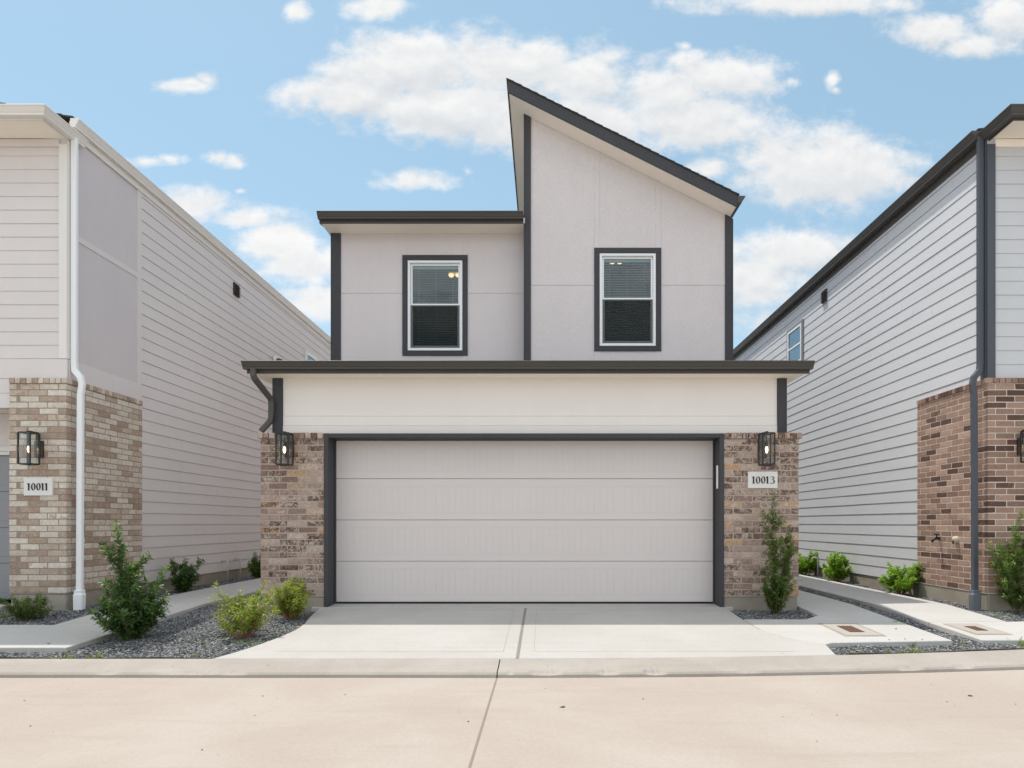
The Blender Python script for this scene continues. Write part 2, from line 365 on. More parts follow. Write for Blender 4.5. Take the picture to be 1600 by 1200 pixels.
# ------------------------------------------------------------------ ground
SL = .13/2.79
def g(y): return 0.0 if y >= 8.4 else -SL*(8.4-y)
def px(x, yy):                                  # where the photo's ground pixels lie on the sloping forecourt
    D = 1.4514/((yy-817)/1000+SL)
    if D > 8.4: D = 1060/(yy-817)
    return ((x-850)*D/1000, D)
def kfront(x):                                  # road edge of the kerb: bends away slightly on the right
    c = .0155*(max(x, -.2)+.2)**2 if x < 7 else .0155*7.2**2+.223*(x-7)
    return 5.25+c
def kback(x): return kfront(x)+.36

MB().add([(-600, -600, -.30), (600, -600, -.30), (600, 600, -.30), (-600, 600, -.30)], [(0, 1, 2, 3)]).build('ground', M['ground'])['kind'] = 'structure'
def strip(name, x0, x1, n, yA, yB, z, mt, thick=.08):
    m = MB(); xs = [x0+(x1-x0)*i/n for i in range(n+1)]
    vs = []
    for x in xs: vs += [(x, yA(x), z), (x, yB(x), z), (x, yA(x), z-thick), (x, yB(x), z-thick)]
    fs = []
    for i in range(n):
        a = 4*i; b = a+4
        fs += [(a, b, b+1, a+1), (a+2, a+3, b+3, b+2), (a, a+2, b+2, b), (a+1, b+1, b+3, a+3)]
    fs += [(0, 1, 3, 2), (4*n, 4*n+2, 4*n+3, 4*n+1)]
    m.add(vs, fs); o = m.build(name, mt, bevel=.006); o['kind'] = 'structure'; return o
ROADZ = -.21
strip('road', -40, -.3885, 20, lambda x: -1.6, lambda x: kfront(x)+.03, ROADZ, M['road'])
strip('road', -.3825, 40, 80, lambda x: -1.6, lambda x: kfront(x)+.03, ROADZ, M['road'])
o = MB().box(-.3915, -.3805, -1.6, 5.27, -.29, -.2115).build('road_joint', M['joint2']); o['kind'] = 'structure'
# rolled kerb with a rounded lip, a few chips broken out of it
chips = [(.02, .14, .05), (-.28, .03, .02), (.53, .10, .05), (.92, .10, .07), (3.1, .13, .05), (3.6, .10, .03), (-2.9, .3, .02), (-2.55, .12, .03), (-3.6, .10, .02), (1.7, .12, .02)]
def kerb(x0, x1, step):
    m = MB(); n = int((x1-x0)/step); vs = []; K = 7
    for i in range(n+1):
        x = x0+(x1-x0)*i/n; f = kfront(x)
        c = sum(a*max(0, 1-((x-q)/hw)**2)*(random.uniform(.8, 1.2)) for q, hw, a in chips)
        wob = .004*math.sin(x*3.1)+random.uniform(-.0015, .0015)
        zb = g(kback(x)) if x < 30 else -.13
        vs += [(x, kback(x), -.29), (x, kback(x), zb-.001), (x, f+.16+c*.4, -.158), (x, f+.040+c+wob, -.163-c*.1), (x, f+.016+c*.75+wob, -.170-c*.3), (x, f+wob*.5, -.186-c*.15), (x, f-.002, -.29)]
    fs = []
    for i in range(n):
        for j in range(K-1): fs.append((i*K+j, i*K+j+1, (i+1)*K+j+1, (i+1)*K+j))
    fs += [tuple(range(K)), tuple(n*K+j for j in range(K-1, -1, -1))]
    m.add(vs, fs); o = m.build('kerb', M['kerb']); o['kind'] = 'structure'
kerb(-30, -6, .5); kerb(-5.995, -.39, .02); kerb(-.38, 6, .02); kerb(6.005, 30, .5)
# spray-paint survey marks on the kerb are only faint smudges, in the kerb's own dirt

# slabs
def slabs(name, polys, mt, t=.07, bevel=.006):
    for p in polys:
        o = MB().slab(p, g, t).build(name, mt, bevel=bevel); o['kind'] = 'structure'
def kb(x): return (x, kback(x)+.004)
curveL = [px(*q) for q in ((492, 953), (486, 962), (476, 974), (462, 984), (440, 994), (405, 1007), (368, 1019))]
L0 = (-2.91, kback(-2.91)+.004)
curveR = [px(*q) for q in ((1139, 953), (1152, 962), (1162, 969), (1188, 984), (1225, 996), (1262, 1003), (1290, 1006))]
R0 = (2.62, kback(2.62)+.004)
yj = 8.10
slabs('driveway', [
  [(-.245, yj)]+[(curveL[0][0], yj)]+curveL[1:]+[L0, kb(-1.5), kb(-.245)],
  [(-.221, yj), kb(-.221), kb(.8), kb(1.8), R0]+curveR[::-1][:-1]+[(curveR[0][0], yj)]], M['drive'])
slabs('driveway', [[(-2.95, yj+.012), (2.40, yj+.012), (2.40, 8.4), (-2.95, 8.4)]], M['drive'])
o = MB().slab([(-2.79, 8.402), (2.28, 8.402), (2.28, 12), (-2.79, 12)], lambda y: .0, .1).build('garage_floor', M['drive']); o['kind'] = 'structure'
o = MB().slab([(-.25, 5.63), (-.216, 5.63), (-.216, yj), (-.25, yj)], lambda y: g(y)-.004, .05).build('driveway_joint', M['joint']); o['kind'] = 'structure'
for (x0, x1, y0, y1) in ((-2.45, -.37, 5.86, 5.866), (-.095, 2.3, 5.86, 5.866), (-.376, -.370, 5.86, 7.95), (-.095, -.089, 5.86, 7.95), (-2.7, -.37, 7.95, 7.956), (-.095, 2.25, 7.95, 7.956)):
    o = MB().slab([(x0, y0), (x1, y0), (x1, y1), (x0, y1)], lambda y: g(y)+.0012, .004).build('driveway_groove', M['kerb']); o['kind'] = 'structure'
# right-hand paths
c2 = [(x+.012, y) for x, y in curveR[2:]]
slabs('path', [
  c2+[(px(1300, 1004)[0], px(1300, 1004)[1]), (4.02, 6.30), (4.02, 7.36), (curveR[2][0]+.012, 7.36)],
  [(3.02, 7.37), (4.02, 7.37), (4.02, 8.4), (3.262, 8.4), (3.262, 7.62), (3.26, 7.60)],
  [(3.262, 8.412), (4.02, 8.412), (4.03, 9.9), (3.262, 9.9)], [(3.262, 9.912), (4.03, 9.912), (4.03, 11.4), (3.262, 11.4)],
  [(3.262, 11.412), (4.03, 11.412), (4.03, 14.4), (3.262, 14.4)], [(3.262, 14.412), (4.03, 14.412), (4.03, 24), (3.262, 24)],
  [(4.33, 6.32), (7.6, 6.36), (7.6, 7.36), (5.23, 7.23), (4.33, 7.20)],
  [(4.33, 7.212), (5.23, 7.242), (5.26, 8.4), (4.33, 8.4)], [(4.33, 8.412), (5.26, 8.412), (5.26, 10.9), (4.33, 10.9)],
  [(4.33, 10.912), (5.26, 10.912), (5.26, 13.9), (4.33, 13.9)], [(4.33, 13.912), (5.26, 13.912), (5.26, 24), (4.33, 24)]], M['walk'])
slabs('path', [
  [(-9, 6.02), (-4.49, 6.02), (-4.47, 7.05), (-5.40, 7.05), (-9, 7.10)],
  [(-5.40, 7.062), (-4.47, 7.062), (-4.46, 8.4), (-5.47, 8.4)], [(-5.47, 8.412), (-4.46, 8.412), (-4.46, 9.2), (-5.47, 9.2)],
  [(-5.47, 9.212), (-4.46, 9.212), (-4.46, 11.9), (-5.47, 11.9)], [(-5.47, 11.912), (-4.46, 11.912), (-4.46, 14.9), (-5.47, 14.9)],
  [(-5.47, 14.912), (-4.46, 14.912), (-4.46, 24), (-5.47, 24)]], M['walk'])
slabs('driveway', [[(-6.93, 7.11), (-6.93, 8.4), (-12, 8.4), (-12, 7.12)]], M['walk'])
# gravel base sheet
def gb(y): return g(y)-.062
m = MB()
ys = [5.55, 8.4, 30]
for (xa, xb) in ((-12, 2.3), (2.3, 12)):
    for a, b in zip(ys[:-1], ys[1:]):
        a0 = a if a > 6 else None
        n = 24; vs = []
        for i in range(n+1):
            x = xa+(xb-xa)*i/n; yy = a if a > 6 else kback(x)-.01
            vs += [(x, yy, gb(max(yy, 5.6))), (x, b, gb(b))]
        m.add(vs, [(2*i, 2*i+2, 2*i+3, 2*i+1) for i in range(n)])
o = m.build('gravel_bed', M['base']); o['kind'] = 'structure'

# individual stones heaped over it: uncountable
all_slabs = [ob for ob in COL.objects if ob.name.split('.')[0] in ('driveway', 'path')]
polys = []
for ob in all_slabs:
    n = len(ob.data.vertices)//2; polys.append(np.array([(v.co.x, v.co.y) for v in ob.data.vertices[:n]]))
def inpoly(P_, poly, grow=0):
    x, y = P_[:, 0], P_[:, 1]; ins = np.zeros(len(P_), bool); n = len(poly); j = n-1
    for i in range(n):
        xi, yi = poly[i]; xj, yj_ = poly[j]
        c = ((yi > y) != (yj_ > y)) & (x < (xj-xi)*(y-yi)/(yj_-yi+1e-12)+xi); ins ^= c; j = i
    return ins
def scatter(x0, x1, y0, y1, dens, s0, s1, zoff=0):
    n = int((x1-x0)*(y1-y0)*dens); p = np.c_[rng.uniform(x0, x1, n), rng.uniform(y0, y1, n)]
    keep = np.ones(n, bool)
    for q in polys: keep &= ~inpoly(p, q)
    kbk = np.array([kback(v) for v in p[:, 0]]); keep &= p[:, 1] > kbk+.03
    keep &= ~((p[:, 0] > -3.60) & (p[:, 0] < 3.24) & (p[:, 1] > 8.15))
    keep &= ~(((p[:, 0] < -6.09) | (p[:, 0] > 5.66)) & (p[:, 1] > 8.17))
    p = p[keep]; n = len(p)
    gz = np.where(p[:, 1] >= 8.4, 0, -SL*(8.4-p[:, 1]))
    hump = .012*np.sin(p[:, 0]*5.3+1)*np.sin(p[:, 1]*4.7)
    z = gz-.052+hump+rng.uniform(-.003, .009, n)+zoff
    return np.c_[p, z], rng.uniform(s0, s1, n)
SP, SS = [], []
for a in ((-7.6, -2.2, 5.6, 8.42, 6200, .0095, .018), (2.2, 7.6, 5.6, 8.42, 6200, .0095, .018), (-6.1, -3.6, 8.42, 13, 2600, .011, .02), (3.2, 5.7, 8.42, 14, 2600, .011, .02),
          (-6.1, -3.6, 13, 20, 900, .014, .024), (3.2, 5.7, 14, 20, 900, .014, .024)):
    p, s = scatter(*a); SP.append(p); SS.append(s)
# strays kicked on to the kerb, paths and road
st = [px(*q) for q in ((175, 1037), (182, 1036), (250, 1041), (284, 1037), (76, 1006), (1464, 1024), (1545, 1024), (1590, 1030), (1389, 1000), (1414, 999), (1441, 1000), (1400, 983), (1515, 1080), (880, 1100))]
sp = []
for (x, y) in st:
    z = (g(y)+.006) if y > kback(x) else (-.165 if y > kfront(x)+.05 else ROADZ+.006)
    sp.append((x, y, z))
for q in range(60):
    x = random.uniform(-4.4, 4.6); sp.append((x, kback(x)-abs(random.gauss(0, .12)) if random.random() < .4 else random.uniform(3.4, 5.1), 0))
sp2 = []
for (x, y, z) in sp:
    if z == 0: z = -.150-.02*random.random()*0 if y > kfront(x)+.1 else (-.17 if y > kfront(x) else ROADZ+.004)
    sp2.append((x, y, z))
SP.append(np.array(sp2)); SS.append(np.array([.012]*len(st)+list(rng.uniform(.003, .007, len(sp2)-len(st)))))
Pp = np.vstack(SP); Sz = np.concatenate(SS); n = len(Pp)
oc = np.array([(1, 0, 0), (-1, 0, 0), (0, 1, 0), (0, -1, 0), (0, 0, 1), (0, 0, -1)], float)
base = oc[None]*rng.uniform(.6, 1.35, (n, 6, 1))+rng.uniform(-.25, .25, (n, 6, 3))
base *= np.stack([rng.uniform(.9, 1.6, n), rng.uniform(.7, 1.15, n), rng.uniform(.32, .58, n)], 1)[:, None, :]
an = rng.uniform(0, 2*math.pi, n); ca, sa = np.cos(an)[:, None], np.sin(an)[:, None]
bx_ = base[..., 0]*ca-base[..., 1]*sa; by_ = base[..., 0]*sa+base[..., 1]*ca
tl = rng.uniform(-.4, .4, n)[:, None]; bz_ = base[..., 2]+bx_*tl*.6
V = np.stack([bx_, by_, bz_], -1)*Sz[:, None, None]+Pp[:, None, :]
fc = np.array([(0, 2, 4), (2, 1, 4), (1, 3, 4), (3, 0, 4), (2, 0, 5), (1, 2, 5), (3, 1, 5), (0, 3, 5)])
def npmesh(name, V, F, mt, tone, parent=None):
    me = bpy.data.meshes.new(name); nv = len(V); nf, k = F.shape
    me.vertices.add(nv); me.vertices.foreach_set('co', V.astype(np.float32).ravel())
    me.loops.add(nf*k); me.loops.foreach_set('vertex_index', F.astype(np.int32).ravel())
    me.polygons.add(nf); me.polygons.foreach_set('loop_start', np.arange(0, nf*k, k, dtype=np.int32)); me.polygons.foreach_set('loop_total', np.full(nf, k, np.int32))
    me.update(calc_edges=True); me.validate()
    ca = me.color_attributes.new('tone', 'FLOAT_COLOR', 'POINT'); ca.data.foreach_set('color', tone.astype(np.float32).ravel())
    me.materials.append(mt); o = bpy.data.objects.new(name, me); COL.objects.link(o)
    if parent: o.parent = parent; o.matrix_parent_inverse = world_of(parent).inverted()
    return o
tn = np.repeat(np.c_[rng.random(n), rng.random(n), rng.random(n), np.ones(n)], 6, 0)
o = npmesh('gravel', V.reshape(-1, 3), (fc[None]+np.arange(n)[:, None, None]*6).reshape(-1, 3), M['stone'], tn)
tag(o, 'loose dark grey crushed stone filling the planting beds beside the driveway', 'gravel', kind='stuff')
print('stones', n)
# plastic edging along the kerb
def edging(x0, x1, label):
    m = MB(); n = int((x1-x0)/.1); vs = []
    for i in range(n+1):
        x = x0+(x1-x0)*i/n; y = kback(x)+.012+.003*math.sin(x*9); z = g(y)+.004+.004*math.sin(x*5)
        vs += [(x, y, z-.08), (x, y, z), (x, y+.012, z), (x, y+.012, z-.08)]
    fs = [(4*i+j, 4*i+(j+1) % 4, 4*i+4+(j+1) % 4, 4*i+4+j) for i in range(n) for j in range(4)]+[(0, 1, 2, 3), (4*n+3, 4*n+2, 4*n+1, 4*n)]
    tag(m.add(vs, fs).build('garden_edging', M['edging']), label, 'edging')
edging(-7.5, -2.93, 'dark brown plastic edging strip between the kerb and the left gravel bed')
edging(2.75, 7.5, 'dark plastic edging strip between the kerb and the right gravel bed')

# ------------------------------------------------------------------ building helpers
CRS, BL, MJ, BT = .0795, .245, .0115, .092
def run(m, a0, a1, place, start_at, half, jit=.0015):
    """bricks from a0 to a1, bond measured from start_at end"""
    L = BL; x = a0-(L/2 if half else 0)
    while x < a1-.02:
        s, e = max(x, a0), min(x+L-MJ, a1)
        if e-s > .03: place(s, e)
        x += L
def pier(m, mo, xc, xo, yf, yb, z0, z1, jit=.0018, cap=.07, capout=.014, both=False):
    """brick pier: xc = corner towards the gap, xo = other end, yf front, yb back; both = side run at both ends"""
    s = 1 if xo > xc else -1
    W_ = abs(xo-xc); n = int(round((z1-cap-z0)/CRS)); c = (z1-cap-z0)/n
    for i in range(n):
        za, zb = z0+i*c+MJ*.5, z0+(i+1)*c-MJ*.5
        t0 = 0 if i % 2 == 0 else BT+MJ
        def pf(a, b): m.box(xc+s*a, xc+s*b, yf, yf+BT, za, zb, rtone(), jit)
        end = W_ if not (both and i % 2) else W_-BT-MJ
        run(m, t0, end, pf, 0, False)
        t1 = BT+MJ if i % 2 == 0 else 0
        def ps(a, b): m.box(xc, xc+s*BT, yf+a, yf+b, za, zb, rtone(), jit)
        run(m, t1, yb-yf, ps, 0, False)
        if both:
            def ps2(a, b): m.box(xo, xo-s*BT, yf+a, yf+b, za, zb, rtone(), jit)
            run(m, t1, yb-yf, ps2, 0, False)
    k = int(W_/.079)
    for i in range(k+1):
        a = i*(W_+capout)/(k+1)-capout
        m.box(xc+s*a, xc+s*(a+(W_+capout)/(k+1)-.009), yf-capout, yf+BT, z1-cap+.004, z1, rtone(), jit)
    k = int((yb-yf)/.079)
    for i in range(k):
        a = BT+.01+i*(yb-yf-BT-.01)/k
        m.box(xc-s*capout, xc+s*BT, yf+a, yf+a+(yb-yf-BT-.01)/k-.009, z1-cap+.004, z1, rtone(), jit)
    r = .0035
    mo.box(xc+s*r, xo-(s*r if both else 0), yf+r, yb-.001, z0-.01, z1-.009)
def lap(m, a0, a1, z0, z1, place, exp=.178, t=.0095, gap=.006, seams=3.6, start=None):
    n = max(1, int(round((z1-z0)/exp))); e = (z1-z0)/n
    for i in range(n):
        zb, zt = z0+i*e, z0+(i+1)*e
        if start: a0 = start(zb)
        cuts = [a0]; x = a0+random.uniform(1, seams)
        while x < a1-.5: cuts.append(x); x += random.uniform(.75, 1)*seams
        cuts.append(a1)
        for s, q in zip(cuts[:-1], cuts[1:]):
            tt = t+random.uniform(-.0012, .0015); tt2 = t+random.uniform(-.0012, .0015)
            g2 = gap
            A = [(tt, zb+g2), (.001, zt), (-.012, zt), (-.012, zt+g2)]
            B = [(tt2, zb+g2+random.uniform(-.001, .001)), (.001, zt), (-.012, zt), (-.012, zt+g2)]
            qs = q-.0025 if q < a1 else q
            vs = [place(s, o_, z_) for o_, z_ in A]+[place(qs, o_, z_) for o_, z_ in B]
            vs += [place(s, -.012, zb+g2), place(qs, -.012, zb+g2)]
            m.add(vs, [(0, 4, 5, 1), (1, 5, 6, 2), (2, 6, 7, 3), (8, 9, 4, 0), (0, 1, 2, 8), (4, 9, 6, 5)])
GUT = [(0, 0), (.0, .105), (.118, .105), (.124, .100), (.124, .088), (.112, .078), (.085, .035), (.072, .02), (.072, 0)]
def vwindow(parent, X0, z0, D, W_=.915, H_=1.505, trim=.087, tm=None, tilt=.007):
    """double-hung window facing the street at depth D"""
    X1, z1 = X0+W_, z0+H_; t = trim
    m = MB(); m.box(X0-t, X1+t, D-.022, D+.01, z1+.001, z1+t); m.box(X0-t, X1+t, D-.022, D+.01, z0-t, z0-.001)
    m.box(X0-t, X0-.001, D-.0215, D+.01, z0, z1); m.box(X1+.001, X1+t, D-.0215, D+.01, z0, z1)
    m.build('window_trim', tm or M['dark'], parent, bevel=.002)
    fr = MB(); f = .040
    def ring(mm, a, b, c, d, wd, y0, y1):
        mm.box(a, b, y0, y1, d-wd, d); mm.box(a, b, y0, y1, c, c+wd); mm.box(a, a+wd, y0, y1, c+wd, d-wd); mm.box(b-wd, b, y0, y1, c+wd, d-wd)
    ring(fr, X0, X1, z0, z1, f, D-.012, D+.06)
    wn = fr.build('window', M['white'], parent, bevel=.002)
    zm = z0+H_*.505
    sa = MB(); ring(sa, X0+f+.002, X1-f-.002, zm-.012, z1-f-.002, .032, D+.030, D+.055); sa.build('sash', M['white'], wn, bevel=.0015)
    sa = MB(); ring(sa, X0+f+.002, X1-f-.002, z0+f+.002, zm+.026, .042, D+.004, D+.028); sa.build('sash', M['white'], wn, bevel=.0015)
    MB().box(X0+.06, X1-.06, D+.0405, D+.0425, zm+.01, z1-.055).build('glass_pane', M['glass'], wn)
    MB().box(X0+.065, X1-.065, D+.0145, D+.0165, z0+.063, zm-.002).build('glass_pane', M['glass'], wn)
    MB().box(X0+.05, X1-.05, D-.004, D-.003, z0+.045, zm+.0).build('insect_screen', M['screen'], wn)
    bl = MB(); z = z1-.10
    bl.box(X0+.04, X1-.04, D+.075, D+.12, z1-.105, z1-.045)
    while z > z0+.06:
        a = tilt; y0, y1 = D+.078, D+.118
        zz = z+random.uniform(-.001, .001)
        bl.add([(X0+.045, y0, zz-a), (X1-.045, y0, zz-a+random.uniform(-.001, .001)), (X1-.045, y1, zz+a), (X0+.045, y1, zz+a),
                (X0+.045, y0, zz-a+.002), (X1-.045, y0, zz-a+.002), (X1-.045, y1, zz+a+.002), (X0+.045, y1, zz+a+.002)],
               [(3, 2, 1, 0), (4, 5, 6, 7), (0, 1, 5, 4), (1, 2, 6, 5), (2, 3, 7, 6), (3, 0, 4, 7)])
        z -= .0405
    for xx in (X0+.17, X1-.17, X0+W_*.5): bl.box(xx-.0012, xx+.0012, D+.074, D+.076, z0+.06, z1-.1)
    bl.build('blinds', M['blind'], wn)
    return wn
def sidewindow(parent, X, s, y0, y1, z0, z1, tm, trim=.09):
    """window in a side wall: X wall face, s = direction it faces (+1 faces +X)"""
    m = MB(); o = lambda a, b: (X+s*a, X+s*b)
    t = trim; f = .045
    def ring(mm, a, b, c, d, wd, lo, hi):
        xa, xb = o(lo, hi); mm.box(xa, xb, a, b, d-wd, d); mm.box(xa, xb, a, b, c, c+wd); mm.box(xa, xb, a, a+wd, c+wd, d-wd); mm.box(xa, xb, b-wd, b, c+wd, d-wd)
    ring(m, y0-t, y1+t, z0-t, z1+t, t, -.01, .024); m.build('window_trim', tm, parent, bevel=.002)
    fr = MB(); ring(fr, y0, y1, z0, z1, f, -.005, .034); zm = (z0+z1)/2
    xa, xb = o(.0, .028); fr.box(xa, xb, y0+f, y1-f, zm-.02, zm+.02)
    wn = fr.build('window', M['white'], parent, bevel=.002)
    xa, xb = o(.012, .015); MB().box(xa, xb, y0+f, y1-f, z0+f, zm-.02).build('glass_pane', M['glass'], wn); MB().box(xa, xb, y0+f, y1-f, zm+.02, z1-f).build('glass_pane', M['glass'], wn)
    xa, xb = o(.009, .011)
    gr = MB(); ym = (y0+y1)/2; gr.box(xa, xb, ym-.009, ym+.009, zm+.02, z1-f); gr.box(xa, xb, y0+f, y1-f, (zm+z1)/2-.009, (zm+z1)/2+.009); gr.box(xa, xb, ym-.009, ym+.009, z0+f, zm-.02)
    gr.build('muntin', M['white'], wn)
    xa, xb = o(.003, .006); b = MB(); z = z0+f+.02
    b.box(xa, xb, y0+f, y1-f, z0+f, z1-f); b.build('blinds', M['blind'], wn)
def roofstep(m, a0, a1, z0, slope, b0, b1, place, step=.14):
    n = int(abs(a1-a0)/step); e = (a1-a0)/n
    for i in range(n):
        s, q = a0+i*e, a0+(i+1)*e; zs = z0+slope*abs(s-a0); zq = z0+slope*abs(q-a0)
        j = random.uniform(-.002, .003)
        vs = [place(s, b0, zs+.014+j), place(q, b0, zq+.004+j), place(q, b1, zq+.004), place(s, b1, zs+.014), place(s, b0, zs-.006), place(q, b0, zq-.006), place(q, b1, zq-.006), place(s, b1, zs-.006)]
        m.add(vs, [(0, 1, 2, 3), (7, 6, 5, 4), (0, 4, 5, 1), (1, 5, 6, 2), (2, 6, 7, 3), (3, 7, 4, 0)])

# ------------------------------------------------------------------ the main house
H = empty('house', (0, 8.15, 0), 'two-storey house with charcoal trim, slanted roof and wide beige garage door, number 10013', 'house')
# brick piers
for (xc, xo) in ((-3.61, -2.802), (3.244, 2.292)):
    m = MB(); mo = MB(); pier(m, mo, xc, xo, 8.15, 8.62, .13, 2.205, .003, .075, .03)
    p = m.build('brick_pier', M['brick_m'], H, bevel=.004); mo.build('mortar', M['mortar_m'], p)
    MB().box(xc+.012*(1 if xc < 0 else -1), xo, 8.162, 8.6, -.25, .119).build('footing', M['footing'], p, bevel=.008)
# door frame
m = MB(); m.box(-2.80, -2.745, 8.138, 8.43, -.01, 2.20); m.box(2.235, 2.29, 8.138, 8.43, -.01, 2.20); m.box(-2.744, 2.234, 8.139, 8.43, 2.145, 2.199)
m.box(-2.744, -2.725, 8.375, 8.43, 0, 2.14); m.box(2.215, 2.234, 8.375, 8.43, 0, 2.14); m.build('door_frame', M['dark'], H, bevel=.003)
MB().box(2.222, 2.2345, 8.20, 8.262, 1.50, 1.80).build('keypad', M['white'], H, bevel=.004)
# garage door: four sections of planked panels
dr = MB().box(-2.742, 2.232, 8.425, 8.45, .012, 2.142).build('garage_door', M['door'], H)
zs = [.022, .556, 1.098, 1.640, 2.142]
for i in range(4):
    z0, z1 = zs[i]+.003, zs[i+1]-.003; m = MB(); yb, y1, y2 = 8.424, 8.404, 8.4022
    X0, X1 = -2.738, 2.228; m.box(X0, X1, y1, yb, z0, z1)
    top, bot = (.052, .095) if i == 3 else (.100, .095)
    pa, pb = z0+bot, z1-top
    m.box(X0, X1, y2, y1-.0002, z0+.004, pa-.006); m.box(X0, X1, y2, y1-.0002, pb+.006, z1-.004)
    xs = []
    pw = (X1-X0)/4
    for k in range(4):
        a = X0+k*pw+.085
        for q in range(2): xs.append((a+q*(.505+.075), a+q*(.505+.075)+.505))
    prev = X0
    for (a, b) in xs:
        m.box(prev, a-.006, y2, y1-.0002, pa-.0055, pb+.0055)
        for k in range(6):
            w_ = (b-a)/6; m.box(a+k*w_+.0022, a+(k+1)*w_-.0022, y2+.0002, y1-.0002, pa, pb)
        prev = b+.006
    m.box(prev, X1, y2, y1-.0002, pa-.0055, pb+.0055)
    m.build('door_section', M['door'], dr, bevel=.0012)
MB().box(-2.74, 2.23, 8.395, 8.43, .001, .020).build('door_seal', M['rubber'], dr)
# wall band over the door
m = MB(); m.box(-3.47, 3.10, 8.272, 8.62, 2.206, 2.97)
for z0, z1, t in ((2.208, 2.312, .016), (2.316, 2.436, .010), (2.440, 2.925, .006)):
    a = -3.37; cuts = [(-3.37, 3.01)]
    for c0, c1 in cuts: m.box(c0, c1, 8.272-t, 8.2719, z0, z1)
m.build('wall', M['board'], H, bevel=.0015)
m = MB(); m.box(-3.475, -3.372, 8.242, 8.27, 2.21, 2.93); m.box(-3.50, -3.476, 8.242, 8.36, 2.21, 2.93); m.build('corner_board', M['dark'], H, bevel=.002)
m = MB(); m.box(3.012, 3.105, 8.242, 8.27, 2.21, 2.93); m.box(3.106, 3.13, 8.242, 8.36, 2.21, 2.93); m.build('corner_board', M['dark'], H, bevel=.002)
# garage eaves
MB().box(-3.67, 3.27, 7.968, 8.62, 2.925, 2.945).build('soffit', M['soffit'], H)
MB().box(-3.69, 3.30, 7.945, 7.967, 2.916, 3.045).build('fascia', M['gutter_dark'], H, bevel=.002)
for xa, xb, lo in ((-3.69, -3.671, 0), (3.271, 3.30, 0)):
    MB().prism([(7.968, 2.916), (7.968, 3.05), (10.42, 3.65), (10.42, 3.51)], xa, xb, 'x').build('rake_board', M['gutter_dark'], H)
MB().prism([(7.99, 2.946), (7.99, 3.035), (10.42, 3.640), (10.42, 2.946)], -3.66, 3.262, 'x').build('roof_deck', M['board'], H)
MB().sweep([(-3.712, 7.944), (3.318, 7.944)], [(a*.93, b*.88) for a, b in GUT], 2.957).build('gutter', M['gutter_dark'], H, bevel=.002)
m = MB(); roofstep(m, 7.93, 10.43, 3.05, .245, -3.70, 3.31, lambda a, b, z: (b, a, z)); m.build('garage_roof', M['gshingle'], H)
# side walls and upper storey
m = MB(); m.box(-3.53, -3.41, 8.62, 22, -.2, 2.92); m.box(-3.53, -3.41, 10.74, 22, 2.92, 5.87); m.build('side_wall', M['lsiding'], H)
m = MB(); m.box(3.0, 3.10, 8.62, 10.42, -.2, 2.92); m.box(2.93, 3.046, 10.56, 22, -.2, 6.0); m.build('side_wall', M['lsiding'], H)
m = MB(); m.prism([(-.308, 5.3), (-.308, 7.68), (-.19, 7.62), (-.19, 5.3)], 10.56, 22, 'y'); m.build('side_wall', M['stucco'], H)
m = MB(); m.prism([(-3.52, -.2), (3.04, -.2), (3.04, 5.9), (.0, 5.9), (-3.52, 5.8)], 21.9, 22.05, 'y'); m.build('rear_wall', M['lsiding'], H)
RD, LD = 10.42, 10.70
def ztop(x): return 7.55-.5*x
m = MB(); a, b = .904, 1.819; zb, zt = 3.94, 5.445
def top(x0, x1, zz): return [(x0, zz), (x1, zz), (x1, ztop(x1)-.004), (x0, ztop(x0)-.004)]
m.prism(top(-.30, a, 3.3), RD, RD+.13); m.prism(top(b, 3.046, 3.3), RD, RD+.13); m.prism(top(a, b, zt), RD, RD+.13); m.prism([(a, 3.3), (b, 3.3), (b, zb), (a, zb)], RD, RD+.13)
m.build('wall', M['stucco'], H)
m = MB(); a2, b2 = -2.278, -1.363
m.box(-3.53, a2, LD, LD+.13, 3.3, 5.93); m.box(b2, -.31, LD, LD+.13, 3.3, 5.93); m.box(a2, b2, LD, LD+.13, zt, 5.93); m.box(a2, b2, LD, LD+.13, 3.3, zb); m.build('wall', M['stucco'], H)
# flat battens on the upper walls
m = MB(); t = .007
m.prism(top(.822, .904, zt+.09), RD-t, RD-.0002); m.prism(top(1.819, 1.906, zt+.09), RD-t, RD-.0002)
m.box(.822, .904, RD-t, RD-.0002, 3.4, zb-.09); m.box(1.819, 1.906, RD-t, RD-.0002, 3.4, zb-.09)
m.box(-.21, .816, RD-t, RD-.0002, 4.93, 5.01); m.box(1.91, 2.95, RD-t, RD-.0002, 4.93, 5.01)
for q in split(m): q.build('batten', M['stucco'], H, bevel=.001)
m = MB()
m.box(-2.36, -2.278, LD-t, LD-.0002, zt+.09, 5.92); m.box(-1.363, -1.28, LD-t, LD-.0002, zt+.09, 5.92); m.box(-2.36, -2.278, LD-t, LD-.0002, 3.4, zb-.09); m.box(-1.363, -1.28, LD-t, LD-.0002, 3.4, zb-.09)
m.box(-3.39, -2.368, LD-t, LD-.0002, 4.90, 4.985); m.box(-1.275, -.33, LD-t, LD-.0002, 4.90, 4.985)
for q in split(m): q.build('batten', M['stucco'], H, bevel=.001)
